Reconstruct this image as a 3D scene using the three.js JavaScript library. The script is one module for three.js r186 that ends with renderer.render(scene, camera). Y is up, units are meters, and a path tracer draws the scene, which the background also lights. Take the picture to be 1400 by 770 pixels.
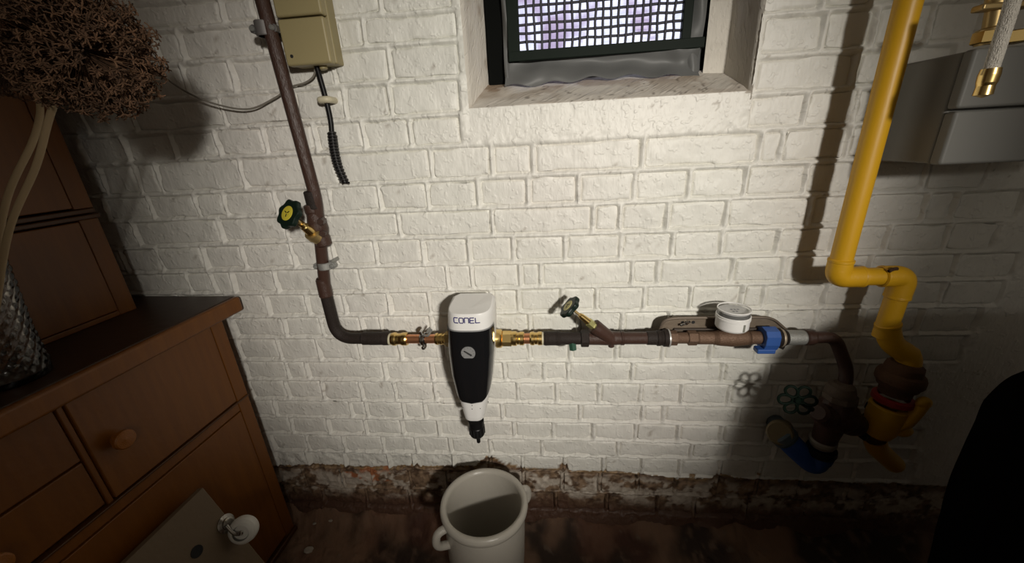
import * as THREE from 'three';
import { mergeGeometries, mergeVertices } from 'three/addons/utils/BufferGeometryUtils.js';
import { RoundedBoxGeometry } from 'three/addons/geometries/RoundedBoxGeometry.js';

// ---------------------------------------------------------------- camera, light, exposure
const scene = new THREE.Scene();
scene.background = new THREE.Color().setRGB(0.80, 0.84, 1.0);
scene.backgroundIntensity = 1.55;
const camera = new THREE.PerspectiveCamera(73.031, 1400 / 770, 0.02, 30);
camera.position.set(0, 1.125, 0.9);
camera.up.set(0.01839, 0.93674, -0.34953);
camera.lookAt(0 + CAMF(0), 1.125 + CAMF(1), 0.9 + CAMF(2));
function CAMF(i) { return [-0.09681, -0.34628, -0.93312][i]; }
const renderer = new THREE.WebGLRenderer({ antialias: true });
renderer.toneMapping = THREE.LinearToneMapping;
renderer.toneMappingExposure = 1.0;
renderer.shadowMap.enabled = true;

// the hand torch that lights the wall, held to the right behind the camera: a bright middle fading outwards
function torchBeam(intensity, angle, aim) {
  const s = new THREE.SpotLight(new THREE.Color().setRGB(1.0, 0.945, 0.855), intensity, 0, angle, 1, 2);
  s.name = 'torch_beam';
  s.position.set(0.85, 1.54, 2.3);
  s.target.position.set(aim[0], aim[1], aim[2]);
  s.castShadow = true; s.shadow.mapSize.set(2048, 2048); s.shadow.radius = 4;
  scene.add(s, s.target);
}
torchBeam(18.4, 0.36, [-0.0438, 0.8852, 0]);
{ // added fill light beside the torch, lifts the shadows through the cellar
  const p = new THREE.PointLight(new THREE.Color().setRGB(1.0, 0.945, 0.855), 0.45, 0, 2);
  p.name = 'fill_light'; p.position.set(0.85, 1.54, 2.32); p.castShadow = true; p.shadow.radius = 4; scene.add(p);
}

// ---------------------------------------------------------------- helpers
const FLOOR = -0.09;
let seedState = 7;
function rnd() { seedState = (seedState * 1664525 + 1013904223) >>> 0; return seedState / 4294967296; }
const rr = (a, b) => a + (b - a) * rnd();
function hash(ix, iy, s) { let h = (ix * 374761393 + iy * 668265263 + s * 974634777) | 0; h = Math.imul(h ^ (h >>> 13), 1274126177); h ^= h >>> 16; return (h >>> 0) / 4294967296; }
const mod = (a, n) => ((a % n) + n) % n;
function vnoise(x, y, s = 0, per = 0) {
  const ix = Math.floor(x), iy = Math.floor(y); let fx = x - ix, fy = y - iy;
  fx = fx * fx * (3 - 2 * fx); fy = fy * fy * (3 - 2 * fy);
  const g = per ? (a, b) => hash(mod(a, per), mod(b, per), s) : (a, b) => hash(a, b, s);
  const a = g(ix, iy), b = g(ix + 1, iy), c = g(ix, iy + 1), d = g(ix + 1, iy + 1);
  return (a + (b - a) * fx) * (1 - fy) + (c + (d - c) * fx) * fy;
}
function fbm(x, y, s = 0, oct = 4, per = 0) {
  let v = 0, a = 0.5, t = 0;
  for (let i = 0; i < oct; i++) { v += a * vnoise(x, y, s + i * 17, per); t += a; x *= 2; y *= 2; per *= 2; a *= 0.5; }
  return v / t;
}
const smooth = (a, b, x) => { const t = Math.min(1, Math.max(0, (x - a) / (b - a))); return t * t * (3 - 2 * t); };
const lerp = (a, b, t) => a + (b - a) * t;
const mix3 = (a, b, t) => [lerp(a[0], b[0], t), lerp(a[1], b[1], t), lerp(a[2], b[2], t)];
const V = (a) => Array.isArray(a) ? new THREE.Vector3(a[0], a[1], a[2]) : a.clone();
const add = (a, b) => [a[0] + b[0], a[1] + b[1], a[2] + b[2]];

const used = {};
function numbered(name) { const n = used[name] = (used[name] ?? -1) + 1; return n ? name + '_' + String(n).padStart(3, '0') : name; }
function thing(name, label, category, at = [0, 0, 0], group) {
  const o = new THREE.Group(); o.name = numbered(name); o.position.set(at[0], at[1], at[2]);
  o.userData = { label, category }; if (group) o.userData.group = group;
  scene.add(o); return o;
}
function struct(name, parent) { const o = new THREE.Group(); o.name = name; o.userData = { kind: 'structure' }; (parent ?? scene).add(o); return o; }
// geometry given in world metres; it is moved into the space of the thing that owns it
function part(root, name, geos, mat, parent) {
  const list = (Array.isArray(geos) ? geos : [geos]).map((g) => { g = g.index ? g.toNonIndexed() : g; for (const k of Object.keys(g.attributes)) if (!['position', 'normal', 'uv', 'color'].includes(k)) g.deleteAttribute(k); return g; });
  if (list.some((g) => g.attributes.color)) for (const g of list) if (!g.attributes.color) g.setAttribute('color', new THREE.BufferAttribute(new Float32Array(g.attributes.position.count * 3).fill(1), 3));
  let g = list.length > 1 ? mergeGeometries(list) : list[0];
  if (!root.userData.local) g.translate(-root.position.x, -root.position.y, -root.position.z);
  const m = new THREE.Mesh(g, mat); m.name = name; m.castShadow = m.receiveShadow = true;
  (parent ?? root).add(m); return m;
}
const UP = new THREE.Vector3(0, 1, 0);
function along(g, a, b) {   // turns a geometry built along +y from the origin so that it runs from a towards b
  const A = V(a), d = V(b).sub(A).normalize();
  g.applyQuaternion(new THREE.Quaternion().setFromUnitVectors(UP, d)); g.translate(A.x, A.y, A.z); return g;
}
// a turned piece: profile [[distance from a, radius], ...] along a -> b
function turned(a, b, prof, seg = 28) {
  const pts = prof.map(([t, r]) => new THREE.Vector2(Math.max(r, 1e-5), t));
  let g = new THREE.LatheGeometry(pts, seg);
  // crisp steps: give each band its own normals
  g = g.toNonIndexed(); g.computeVertexNormals();
  const p = g.attributes.position, n = g.attributes.normal;
  for (let i = 0; i < p.count; i++) { const x = p.getX(i), z = p.getZ(i), h = Math.hypot(x, z), nh = Math.hypot(n.getX(i), n.getZ(i)); if (h > 1e-4) n.setXYZ(i, x / h * nh, n.getY(i), z / h * nh); }
  return along(g, a, b);
}
function rod(a, b, r, r2 = r, seg = 20) {
  const L = V(a).distanceTo(V(b));
  return turned(a, b, [[0, 0], [0, r * 0.86], [r * 0.14, r], [L - r2 * 0.14, r2], [L, r2 * 0.86], [L, 0]], seg);
}
function prism(a, b, r, sides = 6, ch = 0.1) {
  const L = V(a).distanceTo(V(b));
  let g = new THREE.LatheGeometry([[0, 0], [0, r * (1 - ch)], [r * ch * 0.8, r], [L - r * ch * 0.8, r], [L, r * (1 - ch)], [L, 0]].map(([t, q]) => new THREE.Vector2(Math.max(q, 1e-5), t)), sides).toNonIndexed();
  g.computeVertexNormals(); return along(g, a, b);
}
function roundPath(pts, rad) {   // polyline with its corners rounded
  const P = pts.map(V), out = [P[0]];
  for (let i = 1; i < P.length - 1; i++) {
    const r = Array.isArray(rad) ? rad[i - 1] : rad;
    const u = P[i - 1].clone().sub(P[i]), w = P[i + 1].clone().sub(P[i]);
    const d = Math.min(r, u.length() * 0.49, w.length() * 0.49); u.normalize(); w.normalize();
    const s = P[i].clone().addScaledVector(u, d), e = P[i].clone().addScaledVector(w, d);
    for (let k = 0; k <= 8; k++) { const t = k / 8; out.push(s.clone().multiplyScalar((1 - t) * (1 - t)).addScaledVector(P[i], 2 * t * (1 - t)).addScaledVector(e, t * t)); }
  }
  out.push(P[P.length - 1]); return out;
}
class Poly extends THREE.Curve {
  constructor(p) { super(); this.p = p; this.l = [0]; for (let i = 1; i < p.length; i++) this.l.push(this.l[i - 1] + p[i].distanceTo(p[i - 1])); }
  getPoint(t, o = new THREE.Vector3()) {
    const s = t * this.l[this.l.length - 1]; let i = 1; while (i < this.l.length - 1 && this.l[i] < s) i++;
    const k = (s - this.l[i - 1]) / Math.max(1e-9, this.l[i] - this.l[i - 1]); return o.copy(this.p[i - 1]).lerp(this.p[i], k);
  }
}
function pipe(pts, rad, r, n = 60, seg = 18) { const p = roundPath(pts, rad); return new THREE.TubeGeometry(new Poly(p), n, r, seg, false); }
function cord(pts, r, n = 60, seg = 8) { return new THREE.TubeGeometry(new THREE.CatmullRomCurve3(pts.map(V), false, 'centripetal'), n, r, seg, false); }
function box(a, b, r = 0.002) {   // rounded box between two opposite corners, uv in metres
  const s = [0, 1, 2].map((i) => Math.abs(a[i] - b[i]));
  const g = new RoundedBoxGeometry(s[0], s[1], s[2], 2, Math.min(r, Math.min(...s) * 0.45));
  g.translate((a[0] + b[0]) / 2, (a[1] + b[1]) / 2, (a[2] + b[2]) / 2); return metreUV(g);
}
function metreUV(g) {
  const p = g.attributes.position, n = g.attributes.normal, uv = new Float32Array(p.count * 2);
  for (let i = 0; i < p.count; i++) {
    const ax = Math.abs(n.getX(i)), ay = Math.abs(n.getY(i)), az = Math.abs(n.getZ(i));
    const [u, v] = ax >= ay && ax >= az ? [p.getZ(i), p.getY(i)] : ay >= az ? [p.getX(i), p.getZ(i)] : [p.getX(i), p.getY(i)];
    uv[2 * i] = u; uv[2 * i + 1] = v;
  }
  g.setAttribute('uv', new THREE.BufferAttribute(uv, 2)); return g;
}
function sphere(c, r, sx = 1, sy = 1, sz = 1) { const g = new THREE.SphereGeometry(r, 20, 14); g.scale(sx, sy, sz); g.translate(c[0], c[1], c[2]); return g; }

// ---------------------------------------------------------------- materials
function dataTex(n, fn, srgb) {
  const d = new Uint8Array(n * n * 4);
  for (let y = 0; y < n; y++) for (let x = 0; x < n; x++) { const c = fn(x / n, y / n), i = 4 * (y * n + x); for (let k = 0; k < 3; k++) d[i + k] = Math.max(0, Math.min(255, Math.round((Array.isArray(c) ? c[k] : c) * 255))); d[i + 3] = 255; }
  const t = new THREE.DataTexture(d, n, n); t.wrapS = t.wrapT = THREE.RepeatWrapping; t.magFilter = THREE.LinearFilter; t.minFilter = THREE.LinearMipmapLinearFilter; t.generateMipmaps = true;
  if (srgb) t.colorSpace = THREE.SRGBColorSpace; t.needsUpdate = true; return t;
}
function std(r, g, b, rough, metal = 0, extra = {}) { const m = new (extra.specularIntensity === undefined ? THREE.MeshStandardMaterial : THREE.MeshPhysicalMaterial)({ roughness: rough, metalness: metal, side: THREE.DoubleSide, ...extra }); m.color.setRGB(r, g, b); return m; }
const paintBump = dataTex(512, (u, v) => 0.45 * fbm(u * 8, v * 8, 3, 3, 8) + 0.30 * fbm(u * 40, v * 16, 9, 3, 40) + 0.25 * smooth(0.6, 0.85, fbm(u * 28, v * 28, 21, 2, 28)));
paintBump.repeat.set(4, 4);
const paint = new THREE.MeshStandardMaterial({ vertexColors: true, roughness: 0.52, bumpMap: paintBump, bumpScale: 0.0034, side: THREE.DoubleSide });
const grit = dataTex(256, (u, v) => fbm(u * 16, v * 16, 5, 5, 16));
function tiled(tex, k) { const t = tex.clone(); t.repeat.set(k, k); t.needsUpdate = true; return t; }
const wallPlain = std(0.72, 0.68, 0.62, 0.8, 0, { bumpMap: tiled(grit, 3), bumpScale: 0.004 });
const woodTex = dataTex(512, (u, v) => { const w = fbm(u * 3, v * 2, 31, 3, 2) * 0.5; const s = fbm(u * 48 + 0 * w, v * 4, 41, 4, 4), f = fbm(u * 128, v * 8, 44, 2, 8); const t = 0.55 * s + 0.2 * f + 0.25 * w * 2; return [lerp(0.50, 0.64, t), lerp(0.295, 0.415, t), lerp(0.07, 0.12, t)]; }, true);
const woodMat = (k) => std(k * 1.06, k * 0.93, k * 0.58, 0.42, 0, { map: tiled(woodTex, 2), bumpMap: tiled(grit, 4), bumpScale: 0.0004 });
const wood = woodMat(0.53), woodDark = woodMat(0.22), woodDoor = woodMat(0.47);
const iron = std(0.058, 0.030, 0.022, 0.33, 0, { specularIntensity: 0.6, bumpMap: tiled(grit, 6), bumpScale: 0.0007 });
const ironBlack = std(0.026, 0.019, 0.016, 0.5, 0, { specularIntensity: 0.4, bumpMap: tiled(grit, 6), bumpScale: 0.001 });
const bronze = std(0.16, 0.095, 0.06, 0.5, 0.35, { bumpMap: tiled(grit, 6), bumpScale: 0.0010 });
const rust = std(0.13, 0.062, 0.030, 0.8, 0.1, { bumpMap: tiled(grit, 6), bumpScale: 0.002 });
const galv = std(0.36, 0.36, 0.34, 0.5, 0.5, { bumpMap: tiled(grit, 6), bumpScale: 0.0008 });
const chrome = std(0.75, 0.75, 0.74, 0.16, 1);
const brass = std(0.78, 0.56, 0.22, 0.27, 1);
const brassDull = std(0.52, 0.38, 0.17, 0.42, 0.8);
const copper = std(0.72, 0.33, 0.17, 0.33, 0.9);
const yellow = std(0.66, 0.36, 0.012, 0.42, 0, { bumpMap: tiled(grit, 1), bumpScale: 0.0003 });
const green = std(0.007, 0.016, 0.011, 0.4, 0, { specularIntensity: 0.5 });
const greenTag = std(0.02, 0.075, 0.045, 0.5);
const yellowCap = std(0.62, 0.52, 0.05, 0.5);
const creamCap = std(0.55, 0.5, 0.22, 0.5);
const black = std(0.008, 0.0075, 0.0075, 0.4, 0, { specularIntensity: 0.45 });
const blackMatt = std(0.008, 0.008, 0.008, 0.75);
const white = std(0.80, 0.79, 0.77, 0.35);
const bluePlastic = std(0.035, 0.105, 0.36, 0.45);
const blueDeep = std(0.015, 0.065, 0.26, 0.5);
const beige = std(0.30, 0.25, 0.125, 0.5);
const beigeLight = std(0.58, 0.53, 0.38, 0.5);

// ---------------------------------------------------------------- the brick wall
const BED_LINES = {
  0: [1443, 1439, 1422, 1397, 1409],
  1: [1392, 1388, 1376, 1372, 1365],
  2: [1324, 1325, 1329, 1326, 1328],
  3: [1254, 1257, 1260, 1256, 1258],
  4: [1187, 1187, 1187, 1189, 1190],
  5: [1121, 1123, 1120, 1121, 1120],
  6: [1043, 1044, 1049, 1050, 1052],
  7: [979, 979, 978, 980, 977],
  8: [906, 912, 909, 909, 911],
  9: [835, 839, 840, 843, 840],
  10: [774, 766, 773, 773, 774],
  11: [698, 699, 703, 706, 708],
  12: [632, 632, 632, 628, 635],
  13: [558, 556, 557, 555, 555],
  14: [493, 490, 490, 489, 487],
  15: [422, 418, 419, 416, 415],
  16: [356, 354, 354, 352, 351],
  17: [289, 289, 289, 286, 285],
  18: [214, 219, 226, 229, 235],
  19: [140, 143, 158, 159, 164],
  20: [52, 60, 71, 76, 85],
  21: [-29, -20, -6, -7, 3],
};
const HEAD_JOINTS = {
  1: [-1131, -1017, -905, -680, -601, -472, -332, -182, 552],
  2: [-1096, -976, -857, -797, -605, -502, -439, -377, -175, 412, 524, 608, 744],
  3: [-1168, -1044, -929, -812, -697, -574, -459, -332, -176, 421, 536, 626, 722, 810],
  4: [-1217, -1105, -976, -743, -566, -447, -342, -182, 420, 608, 779],
  5: [-1145, -1024, -896, -780, -659, -534, -417, -306, -187, 418, 530, 625, 714, 814],
  6: [-1263, -1120, -1023, -965, -740, -493, -267, -125, -30, 210, 455, 497, 627, 726, 875],
  7: [-1270, -1144, -1015, -887, -810, -674, -530, -404, -285, -162, -44, 71, 197, 317, 435, 560, 672, 796, 911],
  8: [-1230, -1088, -846, -663, -605, -366, -133, 106, 168, 275, 405, 584, 690, 815, 874, 1004],
  9: [-1286, -1157, -1047, -917, -803, -664, -553, -439, -315, -197, -86, 41, 173, 293, 404, 528, 646, 760, 880, 977],
  10: [-1275, -989, -915, -857, -732, -600, -490, -260, -196, -72, -21, 203, 265, 437, 550, 739, 920, 1040],
  11: [-1262, -1033, -892, -778, -660, -554, -428, -316, -150, -79, 33, 120, 236, 347, 470, 519, 659, 788, 912, 1034],
  12: [-898, -744, -633, -517, -461, -319, -188, -53, 73, 186, 303, 427, 540, 650, 758, 886, 1011],
  13: [-1037, -904, -781, -661, -538, -419, -287, -174, -56, 54, 175, 294, 414, 525, 641, 760, 875, 1004],
  14: [-1039, -906, -775, -714, -477, -337, -231, -128, -18, 48, 220, 452, 565, 672, 794, 928],
  15: [-913, -795, -680, -561, -456, -335, -216, -94, 16, 133, 246, 355, 480, 595, 704, 828, 949],
  16: [-963, -851, -607, -556, -440, -375, -244, -144, 81, 256, 314, 513, 626, 827, 968],
  17: [-934, -815, -694, -573, -456, -340, -228, -113, 4, 122, 240, 360, 477, 600, 714, 844, 988],
  18: [-899, -779, -656, -528, -420, -313, -188, -30, 194, 401, 511, 629, 821, 988],
  19: [-908, -796, -670, -521, -439, -309, -193, -92, 37, 153, 269, 377, 488, 601, 720, 856, 1007],
  20: [-922, -835, -698, -592, -463, -336, -210, -93, 28, 145, 259, 373, 490, 604, 716, 856, 991],
  21: [-919, -786, -629, -476, -277, -133, 9, 170, 327, 436, 587, 755, 919],
};
const PAINT_EDGE = [[-908, 153], [-818, 159], [-791, 157], [-675, 155], [-586, 153], [-502, 156], [-436, 173], [-419, 162], [-241, 169], [-205, 211], [-187, 212], [-156, 193], [-89, 174], [17, 173], [22, 193], [44, 191], [53, 165], [137, 169], [232, 164], [329, 159], [347, 148], [415, 145], [465, 147], [485, 171], [510, 166], [569, 157], [730, 158], [924, 153]];

const BEDX = [-1.15, -0.6, -0.05, 0.5, 1.05];
function bedY(k, x) { const a = BED_LINES[k]; let i = 0; while (i < 3 && x > BEDX[i + 1]) i++; const t = (x - BEDX[i]) / (BEDX[i + 1] - BEDX[i]); return lerp(a[i], a[i + 1], Math.min(1.3, Math.max(-0.3, t))) / 1000; }
function paintEdge(x) {
  const e = PAINT_EDGE; let i = 0; const X = x * 1000; while (i < e.length - 2 && X > e[i + 1][0]) i++;
  const t = Math.min(1, Math.max(0, (X - e[i][0]) / (e[i + 1][0] - e[i][0]))); return lerp(e[i][1], e[i + 1][1], t) / 1000;
}
const HOLE = { x0: -0.165, x1: 0.415, y0: 1.195 };
// the wall's own colours: old white paint above, bare damp brick, lime remains and dirt below the edge of the paint
function wallColour(x, y, seed) {
  const e = paintEdge(x) + (fbm(x * 90, y * 90, 61, 3) - 0.5) * 0.012;
  const flake = (x > 0.35 && x < 0.66 && y > 0.10 && y < 0.20) ? smooth(0.60, 0.66, fbm(x * 55, y * 70, 71, 3) * (1 - Math.abs(y - 0.152) * 7)) : 0;
  const tone = 0.93 + 0.12 * (fbm(x * 5, y * 7, 77, 3) - 0.5) + (seed ? 0.05 * (hash(seed, 3, 5) - 0.5) - 0.012 : 0.02);
  const tint = fbm(x * 3, y * 3, 79, 2);
  let c = mix3([0.80, 0.765, 0.715], [0.765, 0.765, 0.70], tint).map((q) => q * tone);
  const speck = smooth(0.80, 0.86, vnoise(x * 210, y * 210, 83)) * smooth(0.72, 0.8, fbm(x * 17, y * 17, 85, 2)); c = mix3(c, [0.22, 0.17, 0.12], 0.5 * speck);
  if (y < e || flake > 0) {
    const n1 = fbm(x * 34, y * 46, 91, 4), n2 = fbm(x * 26, y * 36, 95, 4), n3 = fbm(x * 90, y * 90, 99, 3);
    let d = mix3([0.075, 0.044, 0.027], [0.34, 0.23, 0.145], smooth(0.25, 0.75, n3 * 0.6 + n1 * 0.4));
    if (seed) d = mix3(d, mix3([0.13, 0.050, 0.030], [0.17, 0.11, 0.07], hash(seed, 8, 2)), (0.15 + 0.4 * hash(seed, 2, 9)) * smooth(0.3, 0.6, n2));
    if (x > -0.69 && x < -0.53 && y > 0.09) d = mix3(d, [0.36, 0.13, 0.055], smooth(0.45, 0.55, n1));
    const depth = e - y;
    const lime = smooth(0.40, 0.54, n2 + (n3 - 0.5) * 0.25) * smooth(0.150, 0.10, depth) * smooth(0.012, 0.04, depth);
    d = mix3(d, mix3([0.36, 0.29, 0.225], [0.70, 0.635, 0.55], n3), lime * 0.9);
    d = mix3(d, [0.36, 0.23, 0.09], smooth(0.018, 0.0, depth) * 0.6 * smooth(0.35, 0.6, n3));
    d = mix3(d, [0.12, 0.062, 0.040], smooth(0.095, 0.17, depth + (n1 - 0.5) * 0.06));
    c = mix3(c, d, Math.max(y < e ? 1 : 0, flake));
  }
  return c;
}
const wall = struct('wall_back');
const bricks = [];
for (const k of Object.keys(HEAD_JOINTS).map(Number)) {
  const xs = HEAD_JOINTS[k];
  for (let i = 0; i + 1 < xs.length; i++) {
    const w = (xs[i + 1] - xs[i]) / 1000; if (w > 0.29 && !(k >= 20)) { if (k <= 5 && xs[i] > -200 && xs[i] < -150) continue; }
    const cx = (xs[i] + xs[i + 1]) / 2000, top = bedY(k - 1, cx), bot = bedY(k, cx);
    if (cx < -1.33) continue;
    bricks.push({ x0: xs[i] / 1000 + 0.0056, x1: xs[i + 1] / 1000 - 0.0056, y0: bot + 0.0056, y1: top - 0.0056, seed: bricks.length + 1, k,
      k0: bedY(k, xs[i] / 1000) - bot, k1: bedY(k, xs[i + 1] / 1000) - bot });
  }
}
const warp = (x, y, s) => (fbm(x * 26, y * 26, s, 3) - 0.5);
function brickGeometry(b) {
  const w = b.x1 - b.x0, h = b.y1 - b.y0, low = b.y0 < 0.16;
  const ticks = (L, step) => { const e = [0, 0.0012, 0.0027, 0.005, 0.008], n = Math.max(2, Math.round((L - 0.016) / step)), o = [...e]; for (let i = 1; i < n; i++) o.push(0.008 + (L - 0.016) * i / n); for (const v of [...e].reverse()) o.push(L - v); return o; };
  const tx = ticks(w, low ? 0.003 : 0.009), ty = ticks(h, low ? 0.003 : 0.009), nx = tx.length, ny = ty.length;
  const pos = [], col = [], uv = [], idx = [];
  const faded = smooth(0.62, 1.0, (b.x0 + b.x1) / 2) * 0.75 + (hash(b.seed, 1, 1) < 0.12 ? 0.5 : 0) + (b.y0 < 0.2 && !low ? 0.25 : 0);
  const proud = (hash(b.seed, 5, 1) - 0.5) * 0.0045 - 0.0018 + (low ? -0.006 * hash(b.seed, 5, 7) - 0.002 : 0), tiltx = (hash(b.seed, 6, 1) - 0.5) * 0.02, tilty = (hash(b.seed, 7, 1) - 0.5) * 0.03;
  const drop = 0.0066 * (1 - Math.min(0.85, faded)), rc = 0.007;
  for (let j = 0; j < ny; j++) for (let i = 0; i < nx; i++) {
    const lx = tx[i] - w / 2, ly = ty[j] - h / 2;
    const qx = Math.abs(lx) - (w / 2 - rc), qy = Math.abs(ly) - (h / 2 - rc);
    const sd = Math.min(Math.max(qx, qy), 0) + Math.hypot(Math.max(qx, 0), Math.max(qy, 0)) - rc, e = Math.max(0, -sd);
    let x = b.x0 + tx[i], y = b.y0 + ty[j] + lerp(b.k0, b.k1, tx[i] / w) * (hash(b.seed, 9, 9) < 0.8 ? 1 : 0);
    const edge = Math.exp(-e / 0.006); x += warp(x, y, 11) * 0.011 * edge; y += warp(x, y, 23) * 0.011 * edge;
    const soft = 0.0017 + 0.0016 * vnoise(x * 40, y * 40, 29);
    let z = proud + tiltx * lx + tilty * ly + (fbm(x * 38, y * 38, 13, 3) - 0.5) * (low ? 0.013 : 0.0056) + (fbm(x * 130, y * 100, 15, 2) - 0.5) * 0.0017;
    z -= drop * (low ? 0.3 : smooth(0.34, 0.58, fbm(x * 21, y * 21, 43, 3)) * 1.15) * Math.exp(-(e * e) / (soft * soft * 2.2)); if (sd > -0.0004) z -= 0.005;
    pos.push(x, y, z); uv.push(x, y); col.push(...wallColour(x, y, b.seed));
  }
  for (let j = 0; j < ny - 1; j++) for (let i = 0; i < nx - 1; i++) { const a = j * nx + i; idx.push(a, a + 1, a + nx + 1, a, a + nx + 1, a + nx); }
  const g = new THREE.BufferGeometry(); g.setAttribute('position', new THREE.Float32BufferAttribute(pos, 3)); g.setAttribute('uv', new THREE.Float32BufferAttribute(uv, 2)); g.setAttribute('color', new THREE.Float32BufferAttribute(col, 3));
  g.setIndex(idx); g.computeVertexNormals(); return g;
}
for (const b of bricks) { const m = new THREE.Mesh(brickGeometry(b), paint); m.name = numbered('brick'); m.castShadow = m.receiveShadow = true; wall.add(m); }
// mortar: one relief between and behind the bricks
const byCourse = {}; for (const b of bricks) (byCourse[b.k] ??= []).push(b);
function mortarDepth(x, y) {
  let best = 1;
  for (const k in byCourse) {
    const l = byCourse[k]; if (y < l[0].y0 - 0.03 || y > l[0].y1 + 0.03) continue;
    for (const b of l) { if (x < b.x0 - 0.02 || x > b.x1 + 0.02) continue; const dx = Math.max(b.x0 - x, x - b.x1), dy = Math.max(b.y0 - y, y - b.y1); best = Math.min(best, Math.max(dx, dy)); }
  }
  return best;
}
function mortarSheet(x0, x1, y0, y1, step) {
  const nx = Math.round((x1 - x0) / step) + 1, ny = Math.round((y1 - y0) / step) + 1, pos = [], uv = [], col = [], idx = [];
  for (let j = 0; j < ny; j++) for (let i = 0; i < nx; i++) {
    const x = x0 + (x1 - x0) * i / (nx - 1), y = y0 + (y1 - y0) * j / (ny - 1), d = mortarDepth(x, y);
    let z = d < 0 ? Math.max(-0.016, -0.0045 + d * 1.2) : -0.0026 + 0.0046 * smooth(0, 0.0038, d);
    z += ((fbm(x * 55, y * 55, 33, 3) - 0.45) * 0.0085 + (vnoise(x * 190, y * 190, 35) - 0.5) * 0.0022) * smooth(-0.001, 0.003, d) * (0.22 + 0.78 * smooth(0.03, 0.010, d)) + (fbm(x * 10, y * 10, 37, 2) - 0.5) * 0.003;
    const bare = smooth(0.006, -0.01, y - paintEdge(x)); z -= bare * (0.004 + 0.008 * fbm(x * 30, y * 40, 39, 3));
    z += smooth(0.02, -0.07, y) * 0.018;
    pos.push(x, y, z); uv.push(x, y); col.push(...wallColour(x, y, 0));
  }
  for (let j = 0; j < ny - 1; j++) for (let i = 0; i < nx - 1; i++) {
    const x = x0 + (x1 - x0) * (i + 0.5) / (nx - 1), y = y0 + (y1 - y0) * (j + 0.5) / (ny - 1); if (x > HOLE.x0 && x < HOLE.x1 && y > HOLE.y0) continue;
    const a = j * nx + i; idx.push(a, a + 1, a + nx + 1, a, a + nx + 1, a + nx);
  }
  const g = new THREE.BufferGeometry(); g.setAttribute('position', new THREE.Float32BufferAttribute(pos, 3)); g.setAttribute('uv', new THREE.Float32BufferAttribute(uv, 2)); g.setAttribute('color', new THREE.Float32BufferAttribute(col, 3));
  g.setIndex(idx); g.computeVertexNormals(); return g;
}
part(wall, 'mortar', [mortarSheet(-1.45, 1.36, 0.20, 1.56, 0.004), mortarSheet(-1.45, 1.36, -0.12, 0.20, 0.0028)], paint);
// the body of the wall behind the relief, with the window opening in it
part(wall, 'masonry', [box([-1.6, -0.2, -0.02], [HOLE.x0 - 0.001, 2.1, -0.42], 0.001), box([HOLE.x1 + 0.001, -0.2, -0.02], [1.9, 2.1, -0.42], 0.001), box([HOLE.x0 - 0.001, -0.2, -0.02], [HOLE.x1 + 0.001, HOLE.y0 - 0.04, -0.42], 0.001), box([HOLE.x0 - 0.001, 1.78, -0.001], [HOLE.x1 + 0.001, 2.1, -0.42], 0.001),
  box([-1.6, 1.555, 0.003], [HOLE.x0 + 0.0, 2.1, -0.02], 0.001), box([HOLE.x1, 1.555, 0.003], [1.9, 2.1, -0.02], 0.001), box([1.355, -0.2, 0.001], [1.9, 1.56, -0.02], 0.001)], wallPlain);
// the rest of the cellar
part(struct('wall_left'), 'plaster', box([-1.6, -0.2, -0.02], [-1.45, 2.1, 3.2], 0.001), wallPlain);
part(struct('wall_right'), 'plaster', box([1.75, -0.2, -0.02], [1.9, 2.1, 3.2], 0.001), wallPlain);
part(struct('wall_front'), 'plaster', box([-1.6, -0.2, 3.05], [1.9, 2.1, 3.2], 0.001), wallPlain);
part(struct('ceiling'), 'plaster', box([-1.6, 2.05, -0.42], [1.9, 2.2, 3.2], 0.001), wallPlain);

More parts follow.
